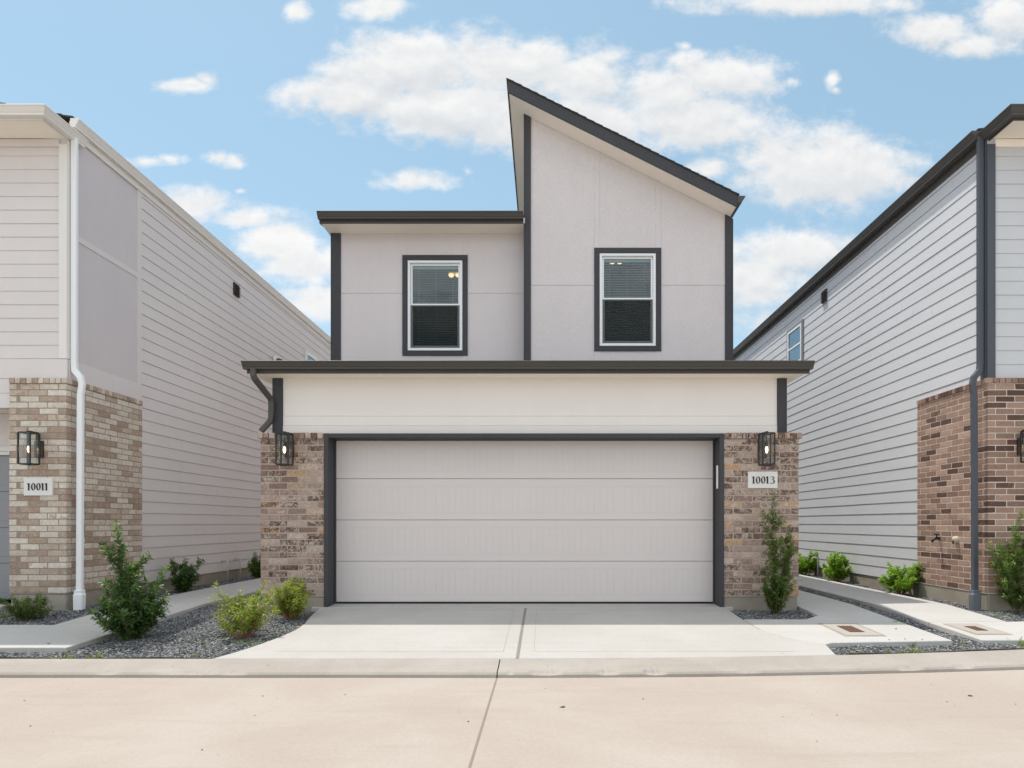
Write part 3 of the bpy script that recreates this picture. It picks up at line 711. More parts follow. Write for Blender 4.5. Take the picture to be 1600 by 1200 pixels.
# charcoal corner boards
m = MB(); m.box(-3.535, -3.395, LD-.024, LD-.001, 3.35, 5.90); m.box(-3.56, -3.5355, LD-.024, LD+.1, 3.35, 5.90); m.build('corner_board', M['dark'], H, bevel=.002)
m = MB(); m.prism(top(-.305, -.214, 3.35), RD-.024, RD-.001); m.box(-.33, -.306, RD-.024, LD-.001, 3.35, ztop(-.33)-.01); m.build('corner_board', M['dark'], H, bevel=.002)
m = MB(); m.prism(top(2.945, 3.05, 3.35), RD-.024, RD-.001); m.box(3.051, 3.075, RD-.024, RD+.1, 3.35, ztop(3.07)-.01); m.build('corner_board', M['dark'], H, bevel=.002)
for (x, D) in ((a2, LD), (a, RD)): vwindow(H, x, zb, D, tilt=.0075 if D == LD else .0035)
# rooms behind the two windows
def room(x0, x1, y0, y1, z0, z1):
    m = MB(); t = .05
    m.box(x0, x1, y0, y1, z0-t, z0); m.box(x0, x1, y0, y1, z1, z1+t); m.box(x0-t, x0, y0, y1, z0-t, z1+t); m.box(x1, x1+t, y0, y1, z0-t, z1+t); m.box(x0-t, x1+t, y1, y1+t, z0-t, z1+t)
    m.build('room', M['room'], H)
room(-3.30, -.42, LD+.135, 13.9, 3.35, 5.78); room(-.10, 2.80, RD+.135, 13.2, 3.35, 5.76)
# low roof over the left part
ZS = 5.895
MB().box(-3.60, -.332, LD-.37, LD+.2, ZS, ZS+.02).build('soffit', M['soffit'], H)
MB().box(-3.62, -.332, LD-.393, LD-.371, ZS-.01, ZS+.125).build('fascia', M['gutter_dark'], H, bevel=.002)
MB().sweep([(-3.625, LD-.394), (-.333, LD-.394)], [(a_*.95, b_*1.0) for a_, b_ in GUT], ZS+.035).build('gutter', M['gutter_dark'], H, bevel=.002)
MB().prism([(LD-.37, ZS-.01), (LD-.37, ZS+.13), (22.2, ZS+2.3), (22.2, ZS+2.16)], -3.62, -3.601, 'x').build('rake_board', M['gutter_dark'], H)
MB().prism([(LD-.34, ZS+.021), (LD-.34, ZS+.105), (22.1, ZS+2.27), (22.1, ZS+.021)], -3.59, -.31, 'x').build('roof_deck', M['board'], H)
m = MB(); roofstep(m, LD-.40, 22.2, ZS+.135, .186, -3.635, -.332, lambda a, b, z: (b, a, z)); m.build('low_roof', M['shingle'], H)
# tall mono-pitch roof
FD = 10.05; xl, xr = -.572, 3.035
def band(lo, hi, x0, x1): return [(x0, ztop(x0)+lo), (x1, ztop(x1)+lo), (x1, ztop(x1)+hi), (x0, ztop(x0)+hi)]
m = MB().prism(band(.0, .16, xl+.02, xr-.01), FD+.026, 22.2); m.build('roof_soffit', M['soffit'], H)
m = MB().prism(band(-.008, .185, xl, xr), FD, FD+.025); m.build('fascia', M['dark'], H, bevel=.002)
m = MB().prism([(xl, ztop(xl)-.005), (xl+.019, ztop(xl)-.015), (xl+.019, ztop(xl)+.17), (xl, ztop(xl)+.18)], FD+.026, 22.2); m.build('fascia', M['dark'], H)
m = MB(); roofstep(m, xr+.03, xl-.02, ztop(xr+.03)+.19, .5, FD-.018, 22.25, lambda a, b, z: (a, b, z), .125); m.build('tall_roof', M['shingle'], H)
MB().sweep([(3.036, 22.2), (3.036, FD-.006)], [(-a_, b_) for a_, b_ in GUT], ztop(3.03)+.055).build('gutter', M['gutter_dark'], H, bevel=.002)
# downspout of the garage gutter
MB().tube([(-3.58, 7.885, 2.965), (-3.58, 7.885, 2.87), (-3.57, 7.90, 2.84), (-3.495, 8.17, 2.65), (-3.49, 8.195, 2.60), (-3.495, 8.195, 2.40), (-3.51, 8.19, 2.355), (-3.61, 8.16, 2.225)], 0, rect=(.066, .05)).build('downspout', M['gutter_dark'], H, bevel=.002)

# ------------------------------------------------------------------ neighbours
def neighbour(s, W_, bx, GX, GM, ZM, c, label):
    X = lambda a: s*a; fc_ = -s                       # wall looks towards the gap
    N = empty('house', (X(bx), 8.16, 0), label, 'house')
    left = s < 0
    pl = lambda a, o_, z: (X(W_)+fc_*o_, a, z)
    # side wall
    ZT = ZM+.03; m = MB(); lap(m, 9.68, 24, .14, ZT, pl, start=None if left else (lambda zb: 8.31 if zb > 2.75 else 9.68))
    m.build('siding', c['siding'], N)
    m = MB(); m.box(X(W_+.013), X(W_+9), 9.71, 24, .0, ZT+.01); m.box(X(W_+.013), X(W_+9), 8.86, 9.709, 2.62, ZT+.01); m.box(X(W_+.9), X(W_+9), 8.86, 9.709, 0, 2.619); m.box(X(W_+.013), X(W_+9), 8.205, 8.859, 2.62, 6.0); m.box(X(W_+.013), X(W_+.2), 8.21, 8.859, 6.0, ZT+.01); m.build('wall', c['siding'], N)
    MB().box(X(W_+.008), X(W_+.3), 9.70, 24, -.3, .137).build('foundation', M['footing'], N)
    if left:
        m = MB(); m.box(X(W_+.001), X(W_+.012), 8.21, 9.60, 3.16, 6.12); m.build('stucco_panel', M['lstucco'], N)
        m = MB(); m.box(X(W_-.012), X(W_+.012), 9.59, 9.685, 3.155, 6.12); m.box(X(W_-.010), X(W_+.012), 8.31, 9.589, 4.735, 4.815); m.build('batten', M['lsiding'], N, bevel=.001)
        m = MB(); m.box(X(W_-.014), X(W_+.012), 8.21, 9.685, 2.905, 3.155); m.build('band_board', M['lsiding'], N, bevel=.002)
    # front upper wall
    z0 = 3.16 if left else 2.91
    m = MB(); lap(m, W_+.10, W_+4.2, z0, 5.93, lambda a, o_, z: (X(a), 8.205-o_, z)); m.build('siding', c['siding'], N)
    m = MB(); m.box(X(W_-.004), X(W_+.098), 8.172, 8.204, z0, 5.90); m.box(X(W_-.012), X(W_+.012), 8.2045, 8.30, z0, 6.05); m.build('corner_board', c['corner'], N, bevel=.002)
    MB().box(X(W_+.10), X(W_+4.2), 8.176, 8.203, 5.87, 5.965).build('frieze_board', M['soffit'] if not left else c['siding'], N, bevel=.002)
    if left:
        m = MB(); m.box(X(W_-.004), X(W_+4.2), 8.178, 8.2045, 2.905, 3.155); m.box(X(6.80), X(W_+4.2), 8.182, 8.3, 2.72, 2.902); m.box(X(6.80), X(W_+4.2), 8.180, 8.3, 2.53, 2.716)
        m.build('band_board', M['lsiding'], N, bevel=.002)
        MB().box(X(6.80), X(W_+4.2), 8.30, 8.85, 2.56, 2.60).build('recess_soffit', M['soffit'], N)
        m = MB(); m.box(X(6.80), X(W_+4.2), 8.75, 8.85, 2.07, 2.555); m.build('wall', M['lsiding'], N)
        m = MB(); m.box(X(6.86), X(W_+4.2), 8.715, 8.749, 2.035, 2.10); m.box(X(6.86), X(W_+4.2), 8.73, 8.76, 1.985, 2.034); m.box(X(6.80), X(6.87), 8.715, 8.78, -.01, 2.034); m.build('door_frame', M['ltrim'], N, bevel=.002)
        d = MB().box(X(6.871), X(W_+4.2), 8.775, 8.80, .01, 2.03).build('garage_door', M['ldoor'], N)
        for k in range(4):
            m = MB(); a, b = .02+k*.49, .02+(k+1)*.49-.006; m.box(X(6.873), X(W_+4.2), 8.756, 8.774, a, b)
            for q in range(4): 
                xa = 6.93+q*.75
                m.box(X(xa), X(xa+.62), 8.7525, 8.7558, a+.09, b-.09)
            m.build('door_section', M['ldoor'], d, bevel=.002)
    # brick
    xo = 6.795 if left else W_+4.2
    m = MB(); mo = MB(); pier(m, mo, X(bx), X(xo), 8.13, 9.67, .165, 2.90, .0015, .070, .016, both=left)
    p = m.build('brick_base', c['brick'], N, bevel=.003); mo.build('mortar', c['mortar'], p)
    MB().box(X(bx+.012), X(xo-.01), 8.142, 9.66, -.3, .157).build('footing', M['footing'], p, bevel=.01)
    # eaves
    g0 = GX+.118
    MB().box(X(GX+.12), X(W_+4.5), 7.795, 8.174, 5.97, 5.99).build('soffit', M['soffit'], N)
    m = MB(); m.box(X(GX+.1185), X(W_+4.5), 7.772, 7.794, 5.955, 6.075); m.box(X(GX+.098), X(GX+.118), 7.772, 8.36, 5.955, 6.075); m.build('fascia', c['gutter'], N, bevel=.002)
    path = [(X(g0-.02), 8.40), (X(g0-.02), 7.771), (X(W_+4.5), 7.771)]; prof = GUT
    if left: path = path[::-1]; prof = [(-a_, b_) for a_, b_ in GUT]
    prof = [(a_*.95, b_) for a_, b_ in GUT]
    # travel so that 'out' (right-hand side) points away from the house
    if left: path = [(X(W_+4.5), 7.771), (X(g0-.02), 7.771), (X(g0-.02), 8.40)]
    else: path = [(X(g0-.02), 8.40), (X(g0-.02), 7.771), (X(W_+4.5), 7.771)]
    if not left: prof = [(-a_, b_) for a_, b_ in prof]; path = [(p_[0], p_[1]) for p_ in path]
    d = Vector(path[1])-Vector(path[0]); nrm = Vector((d.y, -d.x)).normalized()
    want = Vector((0, -1)) if left else Vector((-1, 0))
    sg = 1 if nrm.dot(want) > 0 else -1
    prof = [(abs(a_)*sg, b_) for a_, b_ in prof]
    MB().sweep(path, prof, 5.972).build('gutter', c['gutter'], N, bevel=.002)
    gp = [(X(GM+.118), 24), (X(GM+.118), 8.22)]
    d = Vector(gp[1])-Vector(gp[0]); nrm = Vector((d.y, -d.x)).normalized(); sg = 1 if nrm.x*fc_ > 0 else -1
    MB().sweep(gp, [(a_*.95*sg, b_*1.1) for a_, b_ in GUT], ZM).build('gutter', c['gutter'], N, bevel=.002)
    xa, xb = sorted((X(GX+.117), X(W_+.02)))
    m = MB(); m.box(X(W_-.028), X(W_-.002), 8.26, 24, ZM-.09, ZM-.002); m.box(X(GM+.10), X(W_+.03), 8.26, 24, ZM-.001, ZM+.105); m.build('fascia', c['gutter'], N, bevel=.002)
    m = MB(); roofstep(m, 0, 4.6, ZM+.125, .19, 8.215, 24.2, lambda a, b, z: (X(GM+.08+a), b, z)); m.build('main_roof', M['shingle'], N)
    m = MB().prism([(X(GX+.12), ZM+.041), (X(GX+.12), ZM+.06), (X(GX+4.6), ZM+.98), (X(GX+4.6), ZM+.041)], 8.26, 24); m.build('roof_gable', c['siding'], N)
    m = MB(); roofstep(m, 7.76, 8.8, 6.072, .15, X(GX+.3), X(W_+4.4), lambda a, b, z: (b, a, z)); m.build('porch_roof', M['shingle'], N)
    # downspout
    w_ = (.072, .055)
    gx = W_-.06
    pth = [(X(gx), 8.235, 6.02), (X(gx), 8.235, 5.85), (X(gx+.005), 8.24, 5.75), (X(gx+.005), 8.24, 3.10), (X(gx-.005), 8.235, 3.02), (X(gx-.085), 8.225, 2.93), (X(gx-.105), 8.225, 2.84), (X(gx-.085), 8.225, 2.70), (X(gx-.075), 8.225, .5), (X(gx-.09), 8.20, .14)]
    MB().tube(pth, 0, rect=w_).build('downspout', c['spout'], N, bevel=.002)
    m = MB(); m.tube([(X(gx-.09), 8.20, .20), (X(gx-.09), 8.20, .155), (X(gx-.095), 8.19, .14), (X(gx-.10), 8.18, -.16)], 0, rect=(.105, .085)); m.build('downspout_boot', c['boot'], N, bevel=.004)
    return N
NL = neighbour(-1, 6.10, 6.07, 5.99, 5.97, 6.145, dict(siding=M['lsiding'], corner=M['ltrim'], gutter=M['ltrim'], spout=M['white'], boot=M['white'], brick=M['brick_l'], mortar=M['mortar_l']),
    'cream-sided house with pale brick corner and white downspout on the left, number 10011')
NR = neighbour(1, 5.67, 5.64, 5.60, 5.49, 5.985, dict(siding=M['rsiding'], corner=M['rtrim'], gutter=M['gutter_dark'], spout=M['rtrim'], boot=M['metal'], brick=M['brick_r'], mortar=M['mortar_r']),
    'grey-sided house with red-brown brick corner and charcoal gutters on the right')
sidewindow(NL, -6.10+.01, 1, 16.35, 17.2, 4.40, 5.42, M['ltrim'], .06)
sidewindow(NR, 5.67-.01, -1, 14.02, 14.80, 4.62, 5.44, M['rtrim2'], .07)
def vent(N, X, s, y, z):
    m = MB(); m.box(X, X+s*.03, y-.11, y+.11, z-.12, z+.12); v = m.build('wall_vent', M['dark'], N, bevel=.004)
    m = MB()
    for k in range(5): m.prism([(X+s*.03, z-.1+k*.042), (X+s*.06, z-.115+k*.042), (X+s*.06, z-.108+k*.042), (X+s*.03, z-.078+k*.042)], y-.1, y+.1)
    m.build('louvre', M['edging'], v)
vent(NL, -6.10+.005, 1, 12.65, 5.66); vent(NR, 5.67-.005, -1, 12.9, 5.63)

# ------------------------------------------------------------------ fixtures
def lantern(X, yw, ztop_, label, W_=.147, Hh=.40):
    L = empty('wall_lantern', (X, yw, ztop_-.2), label, 'wall lamp', 'black box lanterns on the brick piers')
    yc = yw-.10-W_/2; h = W_/2; b = .008; zt_, zb_ = ztop_-.012, ztop_-Hh
    MB().box(X-.055, X+.055, yw-.026, yw-.001, ztop_-.30, ztop_-.09).build('wall_plate', M['black'], L, bevel=.003)
    m = MB(); m.box(X-.014, X+.014, yc-.02, yw-.03, ztop_-.006, ztop_+.016); m.box(X-.014, X+.014, yw-.05, yw-.0265, ztop_-.12, ztop_-.007); m.build('arm', M['black'], L, bevel=.002)
    m = MB()
    for sx_ in (-1, 1):
        for sy in (-1, 1): m.box(X+sx_*h-b, X+sx_*h+b, yc+sy*h-b, yc+sy*h+b, zb_, zt_)
    for z in (zb_, zt_):
        for q in (-1, 1):
            m.box(X-h+b, X+h-b, yc+q*h-b*.98, yc+q*h+b*.98, z-b, z+b); m.box(X+q*h-b*.98, X+q*h+b*.98, yc-h+b, yc+h-b, z-b, z+b)
    m.box(X-.014, X+.014, yc-h, yc+h, zt_-.002, zt_+.0055)
    m.build('cage', M['black'], L, bevel=.001)
    m = MB(); m.tube([(X, yc, zt_), (X, yc, zt_-.12)], .006); m.tube([(X, yc, zt_-.10), (X, yc, zt_-.165)], .014, 12); m.build('bulb_holder', M['black'], L)
    m = MB(); m.tube([(X, yc, zt_-.165), (X, yc, zt_-.175), (X, yc, zt_-.20), (X, yc, zt_-.225), (X, yc, zt_-.245)], .017, 10, taper=[.55, .8, 1, .75, .2]); m.build('bulb', M['flame'], L, smooth=True)
    m = MB(); 
    for q in (-1, 1): m.box(X-h+b, X+h-b, yc+q*h-.001, yc+q*h+.001, zb_+b, zt_-b); m.box(X+q*h-.001, X+q*h+.001, yc-h+b, yc+h-b, zb_+b, zt_-b)
    m.build('glass_pane', M['lglass'], L)
lantern(-3.235, 8.15, 2.185, 'lit black box lantern on the brick pier left of the beige garage door')
lantern(2.775, 8.15, 2.185, 'lit black box lantern above the 10013 number plaque')
lantern(-6.405, 8.13, 2.19, 'lit black box lantern above the pale 10011 plaque at the left edge')
lantern(6.06, 8.13, 2.22, 'black box lantern on the red-brown brick wall, cut off by the right edge')

def stroke(m, pts, wd, y, th=.004, close=False):
    n = len(pts); L_, R_ = [], []
    for i in range(n):
        a = Vector(pts[(i-1) % n] if close or i else pts[0]); b = Vector(pts[(i+1) % n] if close or i < n-1 else pts[-1])
        d = (b-a).normalized(); nn = Vector((-d.y, d.x)); p = Vector(pts[i]); L_.append(p+nn*wd[i]/2); R_.append(p-nn*wd[i]/2)
    rngi = range(n if close else n-1)
    for i in rngi:
        j = (i+1) % n; q = [L_[i], L_[j], R_[j], R_[i]]
        m.add([(v.x, y-th, v.y) for v in q]+[(v.x, y, v.y) for v in q], [(0, 1, 2, 3), (7, 6, 5, 4), (0, 4, 5, 1), (1, 5, 6, 2), (2, 6, 7, 3), (3, 7, 4, 0)])
def digit(m, ch, x, z, h, y):
    if ch == '1':
        w_ = h*.34; cx = x+w_/2; sw = h*.20
        m.box(cx-sw/2, cx+sw/2, y-.004, y, z, z+h*.97)
        for k, e in ((0, .0), (1, .93)): pass
        m.add([(cx-h*.21, y-.0038, z), (cx+h*.21, y-.0038, z), (cx+sw/2, y-.0038, z+h*.07), (cx-sw/2, y-.0038, z+h*.07)], [(0, 1, 2, 3)])
        m.add([(cx-h*.24, y-.0038, z+h*.86), (cx-sw/2, y-.0038, z+h*.80), (cx+sw/2, y-.0038, z+h), (cx-h*.02, y-.0038, z+h*.98), (cx-h*.22, y-.0038, z+h*.93)], [(0, 1, 2, 3, 4)])
        return w_+h*.16
    if ch == '0':
        w_ = h*.58; cx, cz = x+w_/2, z+h/2; N_ = 28; pts, wd = [], []
        for i in range(N_):
            t = 2*math.pi*i/N_; pts.append((cx+math.cos(t)*(w_/2-h*.075), cz+math.sin(t)*(h/2-h*.03))); wd.append(h*(.055+.13*abs(math.cos(t-.25))**1.6))
        stroke(m, pts, wd, y, close=True); return w_+h*.13
    if ch == '3':
        P_ = [(.10, .84), (.22, .95), (.40, .97), (.53, .88), (.55, .76), (.48, .64), (.33, .56), (.30, .55), (.46, .52), (.58, .42), (.62, .28), (.55, .13), (.42, .04), (.25, .01), (.10, .05), (.04, .12)]
        wd = [.10, .05, .06, .12, .14, .10, .05, .04, .08, .14, .19, .15, .08, .05, .06, .09]
        stroke(m, [(x+a*h, z+b*h) for a, b in P_], [q*h for q in wd], y); return h*.62
def plaque(X, yw, zc, W_, Hh, text, label):
    L = empty('number_plaque', (X, yw, zc), label, 'number plaque')
    MB().box(X-W_/2, X+W_/2, yw-.018, yw+.01, zc-Hh/2, zc+Hh/2).build('plate', M['plaque'], L, bevel=.004)
    wd = {'1': .50, '0': .71, '3': .62}; h = .092
    tot = sum(wd[q] for q in text)*h-.1*h; x = X-tot/2; k = 0
    for q in text:
        m = MB(); digit(m, q, x, zc-h*.52, h, yw-.0185); o_ = m.build('numeral', M['ink'], L); x += wd[q]*h
plaque(2.782, 8.15, 1.607, .375, .212, '10013', 'pale stone plaque reading 10013 on the brick pier right of the garage door')
plaque(-6.415, 8.13, 1.520, .366, .228, '10011', 'pale stone plaque reading 10011 on the cream brick of the left house')
def ceiling_lamp(X, y, z, label):
    L = empty('ceiling_lamp', (X, y, z), label, 'ceiling lamp', 'ceiling lamps lit in the upper rooms')
    MB().tube([(X, y, z), (X, y, z-.03)], .12, 16).build('base', M['white'], L)
    m = MB()
    for q in (-.065, .065): m.tube([(X+q, y, z-.031), (X+q, y, z-.05), (X+q, y, z-.075), (X+q, y, z-.09)], .055, 10, taper=[.7, 1, .8, .3])
    m.build('lamp_shade', M['lamp'], L, smooth=True)
ceiling_lamp(-1.68, 12.05, 5.775, 'lit ceiling lamp seen through the upper left window')
ceiling_lamp(1.28, 11.38, 5.755, 'lit ceiling lamp seen through the taller right window under the slanted roof')

def cane(x, y, h, s, label):
    z = gb(y)
    MB().tube([(x, y, z), (x, y, z+h-.04), (x+s*.012, y, z+h-.01), (x+s*.04, y, z+h), (x+s*.10, y, z+h), (x+s*.115, y, z+h-.015), (x+s*.115, y, z+h-.05)], .011, 8).build('drain_pipe', M['pipe'], None, smooth=True)
    tag(COL.objects[-1], label, 'pipe')
cane(-5.98, 12.1, .42, -1, 'thin bent drain pipe beside the cream siding, nearer of the pair')
cane(-5.98, 12.6, .43, -1, 'thin bent drain pipe beside the cream siding, farther of the pair')
cane(5.56, 13.0, .42, -1, 'pale bent drain pipe between two lime shrubs at the grey siding')
# hose bib and its covered neighbour on the right brick wall
F1 = empty('hose_tap', (5.64, 9.10, .83), 'black hose tap sticking out of the red-brown brick wall', 'tap')
MB().tube([(5.67, 9.13, .84), (5.60, 9.13, .84), (5.56, 9.13, .83), (5.535, 9.13, .79)], .017, 10).build('spout', M['black'], F1, smooth=True)
MB().tube([(5.60, 9.13, .85), (5.60, 9.13, .895)], .008, 8).build('stem', M['black'], F1); MB().tube([(5.60, 9.13, .89), (5.60, 9.13, .905)], .033, 10).build('handle', M['black'], F1)
F2 = empty('pipe_cap', (5.67, 8.73, .83), 'tan wrapped pipe outlet on the red-brown brick wall next to the black tap', 'pipe outlet')
MB().tube([(5.67, 8.74, .835), (5.63, 8.74, .835), (5.60, 8.74, .83), (5.585, 8.74, .82)], .042, 12, taper=[1.1, 1.1, 1, .55]).build('wrap', M['brass'], F2, smooth=True)
MB().tube([(5.59, 8.74, .81), (5.585, 8.74, .775)], .013, 8).build('nozzle', M['black'], F2)
F3 = empty('flood_light', (-6.07, 14.4, 4.74), 'small round wall light on the cream siding above the garage gutter', 'wall light')
MB().tube([(-6.07, 14.4, 4.74), (-6.0, 14.4, 4.74)], .07, 12).build('base', M['white'], F3); MB().tube([(-6.0, 14.4, 4.74), (-5.93, 14.37, 4.70), (-5.88, 14.35, 4.68)], .045, 10, taper=[.6, 1, 1]).build('head', M['dark'], F3, smooth=True)
# water-meter boxes let into the paths
def meter(x0, x1, y0, y1, label):
    L = empty('meter_box', ((x0+x1)/2, (y0+y1)/2, g((y0+y1)/2)), label, 'meter box')
    def fr(m, a, b, c, d, wd, t):
        for q in ([(a, c), (b, c), (b, c+wd), (a, c+wd)], [(a, d-wd), (b, d-wd), (b, d), (a, d)], [(a, c+wd), (a+wd, c+wd), (a+wd, d-wd), (a, d-wd)], [(b-wd, c+wd), (b, c+wd), (b, d-wd), (b-wd, d-wd)]):
            m.slab(q, lambda y: g(y)+t, .03)
    m = MB(); fr(m, x0, x1, y0, y1, .028, .004); m.build('rim', M['footing'], L)
    m = MB(); m.slab([(x0+.028, y0+.028), (x1-.028, y0+.028), (x1-.028, y1-.028), (x0+.028, y1-.028)], lambda y: g(y)+.006, .02); m.build('lid', M['box'], L)
    a, b, c, d = x0+.13, x1-.13, y0+.17, y1-.17; m = MB()
    for i in range(7):
        xx = a+(b-a)*i/7; m.slab([(xx, c), (xx+(b-a)/7-.008, c), (xx+(b-a)/7-.008, d), (xx, d)], lambda y: g(y)+.012, .01)
    m.build('grate', M['rust'], L)
meter(3.05, 3.47, 6.48, 7.12, 'rusty-grated meter box in the path right of the driveway')
meter(4.42, 4.80, 6.55, 7.10, 'rusty-grated meter box in the path beside the grey house')

# ------------------------------------------------------------------ plants
def leaves(pts, dirs, sizes, tones, asp=.42, droop=.2):
    """folded leaf blades: base at pts, pointing along dirs"""
    n = len(pts); pts = np.array(pts); d = np.array(dirs); d /= np.linalg.norm(d, axis=1)[:, None]
    up = np.array([0, 0, 1.])+rng.normal(0, .35, (n, 3)); sd = np.cross(d, up); sd /= np.linalg.norm(sd, axis=1)[:, None]+1e-9
    nm = np.cross(sd, d); L_ = np.array(sizes)[:, None]; A = L_*asp
    v0 = pts; mid = pts+d*L_*.5-nm*L_*.03; v1 = pts+d*L_*.42+sd*A*.5+nm*L_*.09; v2 = pts+d*L_*.42-sd*A*.5+nm*L_*.09
    tip = pts+d*L_-nm*L_*droop
    V_ = np.stack([v0, v1, tip, v2, mid], 1).reshape(-1, 3)
    f = np.array([(0, 4, 1), (1, 4, 2), (0, 3, 4), (3, 2, 4)]); F_ = (f[None]+np.arange(n)[:, None, None]*5).reshape(-1, 3)
    t = np.array(tones); T_ = np.repeat(np.c_[t, rng.random(n), rng.random(n), np.ones(n)], 5, 0)
    return V_, F_, T_
def shrub(name, x, y, stems, leafm, stemm, size, label, cat='shrub', dens=95, tip_light=.8, asp=.42, group=None, spread=.9, z=None, whorl=3, low=.12, r0=.007, br=1.0, wob=.07):
    z = gb(y)+.02 if z is None else z
    L = empty(name, (x, y, z), label, cat, group)
    sm = MB(); P_, D_, S_, T_ = [], [], [], []
    def grow(p, d, ln, r, depth):
        n = max(4, int(ln/.035)); path = [p.copy()]; dd = d.normalized()
        for i in range(n):
            dd = (dd+Vector((random.gauss(0, wob), random.gauss(0, wob), random.gauss(.03, .04)))).normalized()
            path.append(path[-1]+dd*(ln/n))
        tp = [1-.75*i/n for i in range(n+1)]; sm.tube(path, r, 5, taper=tp)
        k = int(ln*dens*1.45); a = random.random()*6
        for i in range(k):
            f = low+(1-low)*(i+random.random())/k if depth == 0 else (i+random.random())/k
            q = f*n; j = min(n-1, int(q)); pt = path[j].lerp(path[j+1], q-j); ax = (path[j+1]-path[j]).normalized()
            for w_ in range(whorl):
                a += 2.4; u = ax.orthogonal().normalized(); v = ax.cross(u)
                o_ = (u*math.cos(a)+v*math.sin(a)); ld = (o_*spread+ax*.65+Vector((0, 0, .15))+Vector((random.gauss(0, .2), random.gauss(0, .2), random.gauss(0, .2))))
                P_.append(tuple(pt+o_*r)); D_.append(tuple(ld)); S_.append(size*1.18*random.uniform(.65, 1.15)*(1-.25*max(0, f-.85)/.15))
                T_.append(min(1, max(0, random.gauss(.35, .16)+(tip_light*.6 if f > .86 and random.random() < tip_light else 0))))
        return path
    for (dx, dy, dz, ln, nb) in stems:
        path = grow(Vector((x+dx*.05, y+dy*.05, z)), Vector((dx, dy, dz)), ln, r0, 0)
        for b in range(nb):
            f = random.uniform(.2, .85); p = path[int(f*(len(path)-1))]; a = random.uniform(0, 6.28)
            grow(p, Vector((math.cos(a), math.sin(a), random.uniform(.3, 1.1))), br*ln*random.uniform(.18, .40)*(1.15-f*.6), r0*.5, 1)
    sm.build('stem', stemm, L)
    V_, F_, T = leaves(P_, D_, S_, T_, asp); npmesh('foliage', V_, F_, leafm, T, L)
    return L, len(P_)
def st_(n, spread, h0, h1, nb, up=1):
    r = []
    for i in range(n):
        a = 2*math.pi*(i+random.random()*.7)/n; s = spread*random.uniform(.5, 1.1); r.append((math.cos(a)*s, math.sin(a)*s, up, random.uniform(h0, h1), nb))
    return r
x, y = px(206, 992)
shrub('evergreen_shrub', x, y, [(0, 0, 1, 1.22, 12), (-.14, .05, 1, .80, 12), (.14, -.05, 1, .82, 12), (.32, .1, 1, .80, 10), (-.34, -.05, 1, .84, 10)]+st_(11, .70, .40, .66, 8)+st_(9, 1.3, .30, .46, 6), M['leaf_dark'], M['stem'], .056, 'tall dark glossy shrub in the gravel in front of the cream brick corner', dens=33, tip_light=.5, asp=.44, low=.03)
x, y = px(383, 990)
shrub('flowering_shrub', x, y, st_(10, .62, .34, .66, 5)+st_(8, 1.3, .28, .42, 3), M['leaf_yel'], M['redstem'], .052, 'yellow-green shrub with reddish stems in the gravel left of the driveway', dens=24, tip_light=.55, asp=.34, low=.2)
x, y = px(455, 962)
shrub('flowering_shrub', x, y, st_(10, .55, .38, .60, 6)+st_(8, 1.2, .28, .42, 4), M['leaf_yel'], M['redstem'], .046, 'small yellow-green shrub against the base of the left brick pier', dens=32, tip_light=.4, asp=.34, low=.15)
shrub('evergreen_shrub', -5.72, 10.15, st_(8, .55, .38, .60, 6)+st_(5, 1.1, .25, .35, 4), M['leaf_dark'], M['stem'], .055, 'dark green shrub against the cream siding, nearer the street', dens=40, tip_light=.2, low=.05)
shrub('evergreen_shrub', -5.60, 12.6, st_(9, .55, .38, .56, 6)+st_(5, 1.1, .25, .35, 4), M['leaf_mid'], M['stem'], .055, 'green shrub against the cream siding, half hidden behind the left brick pier', dens=42, tip_light=.3, low=.05)
x, y = px(42, 963)
shrub('low_shrub', x, y, st_(9, .75, .26, .40, 5)+st_(6, 1.5, .2, .3, 4), M['leaf_mid'], M['stem'], .042, 'low feathery green shrub at the foot of the cream brick beneath the 10011 plaque', dens=46, tip_light=.35, asp=.26, low=.03)
x, y = px(1212, 955)
shrub('climbing_shrub', x, y, [(-.09, .02, 1, 1.50, 20), (.10, .03, 1, 1.12, 18), (.16, .0, 1, .95, 14), (-.02, -.03, 1, 1.0, 14)]+st_(10, .45, .34, .52, 7), M['leaf_mid'], M['stem'], .048, 'tall slender green shrub in front of the right brick pier below the 10013 plaque', dens=42, tip_light=.4, asp=.34, low=.04, br=.55, wob=.05)
for (x, y, h, lb) in ((5.43, 9.75, .56, 'lime green shrub at the grey siding nearest the red-brown brick'), (5.42, 11.85, .60, 'lime green shrub at the grey siding, middle of the three in the row'), (5.42, 13.35, .58, 'lime green shrub at the grey siding, half hidden behind the right brick pier')):
    shrub('lime_shrub', x, y, st_(11, .55, h*.70, h*1.02, 6)+st_(8, 1.3, h*.5, h*.7, 4), M['leaf_lime'], M['redstem'], .048, lb, dens=50, tip_light=.5, asp=.46, low=.22, group='lime shrubs along the grey siding')
shrub('young_shrub', 5.88, 7.93, [(-.42, -.05, 1, .95, 7), (-.2, .05, 1, 1.15, 12), (.1, 0, 1, 1.35, 14), (.3, 0, 1, 1.1, 12), (0, -.2, 1, .9, 10)]+st_(6, .6, .35, .5, 5), M['leaf_mid'], M['stem'], .048, 'leggy green shrub in front of the red-brown brick, cut off by the right edge', dens=42, tip_light=.6, asp=.38, low=.12)

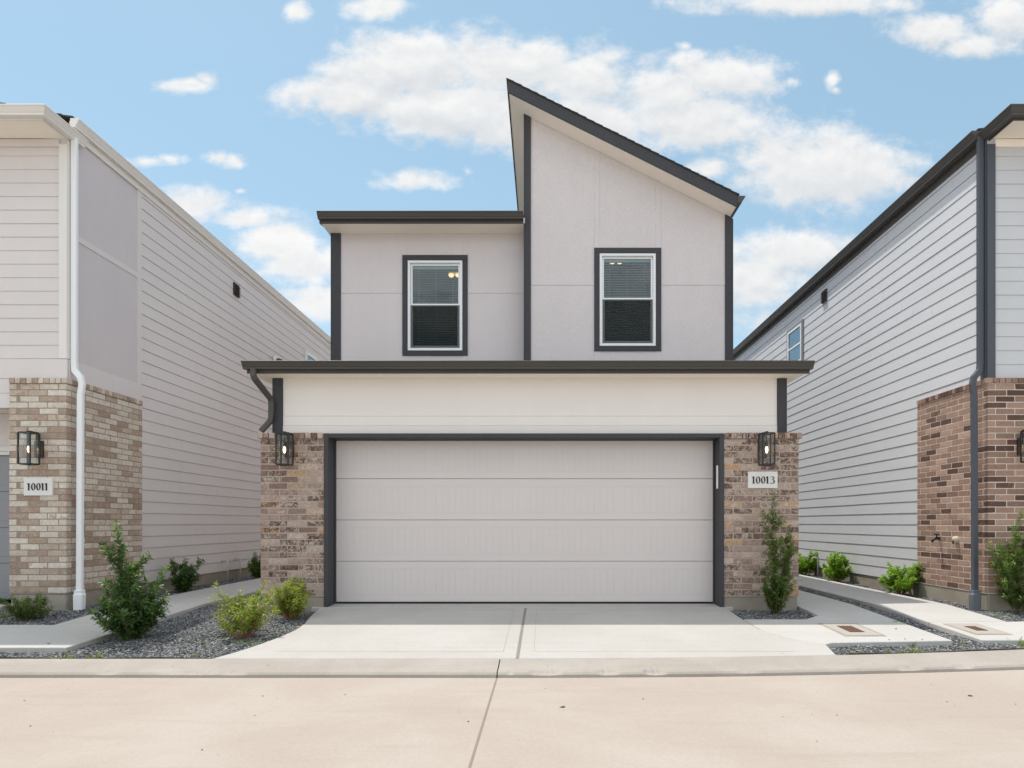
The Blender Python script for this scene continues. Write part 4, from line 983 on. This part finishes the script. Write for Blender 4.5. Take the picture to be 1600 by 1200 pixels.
# weeds and grass blades coming up through the gravel
tufts = [px(*q) for q in ((1345, 962), (1372, 968), (1410, 972), (1360, 950), (1425, 1002), (1430, 1012), (1425, 1018), (1515, 1003), (1500, 1000), (1517, 1012), (1395, 1016), (1336, 1019), (1450, 1016), (1598, 1003), (1590, 1000), (1560, 955), (1575, 957), (1550, 962), (1290, 930), (1310, 935), (1250, 908),
   (1262, 955), (1270, 950), (103, 1024), (98, 1026), (265, 1027), (150, 1024), (372, 1000), (395, 1003), (318, 996), (430, 985), (330, 1005), (300, 1018), (15, 958), (8, 960), (1325, 905), (1385, 917), (1430, 925), (1600, 1012), (1470, 1012))]
P_, D_, S_, T_ = [], [], [], []
for (x, y) in tufts:
    k = random.randint(5, 22); sz = random.uniform(.03, .085)
    for i in range(k):
        a = random.uniform(0, 6.28); r = random.uniform(0, .03)
        P_.append((x+math.cos(a)*r*1.4, y+math.sin(a)*r, gb(y)+.005)); D_.append((math.cos(a)*random.uniform(.1, 1.1), math.sin(a)*random.uniform(.1, 1.1), 1)); S_.append(sz*random.uniform(.5, 1.6)); T_.append(random.random())
V_, F_, T = leaves(P_, D_, S_, T_, .10, .25)
tag(npmesh('weeds', V_, F_, M['grass'], T), 'sparse grass blades and weeds growing through the gravel', 'weeds', kind='stuff')

P_, D_, S_, T_ = [], [], [], []
for i in range(150):
    x, y = (random.uniform(-4.4, -2.6), random.uniform(5.7, 8.0)) if i < 90 else (random.uniform(2.6, 6.3), random.uniform(5.7, 8.1))
    if any(inpoly(np.array([[x, y]]), q)[0] for q in polys) or y < kback(x)+.05: continue
    a = random.uniform(0, 6.28); P_.append((x, y, gb(y)+.028)); D_.append((math.cos(a), math.sin(a), random.uniform(-.1, .4))); S_.append(random.uniform(.018, .04)); T_.append(random.random())
V_, F_, T = leaves(P_, D_, S_, T_, .45, .1)
tag(npmesh('leaf_litter', V_, F_, leafmat('dry_leaf', (.16, .07, .035), (.30, .15, .06), (.42, .28, .12), .1), T), 'scattered small brown dry leaves lying on the gravel', 'leaf litter', kind='stuff')
sc.cycles.max_bounces = 8; sc.cycles.diffuse_bounces = 4; sc.cycles.transparent_max_bounces = 12
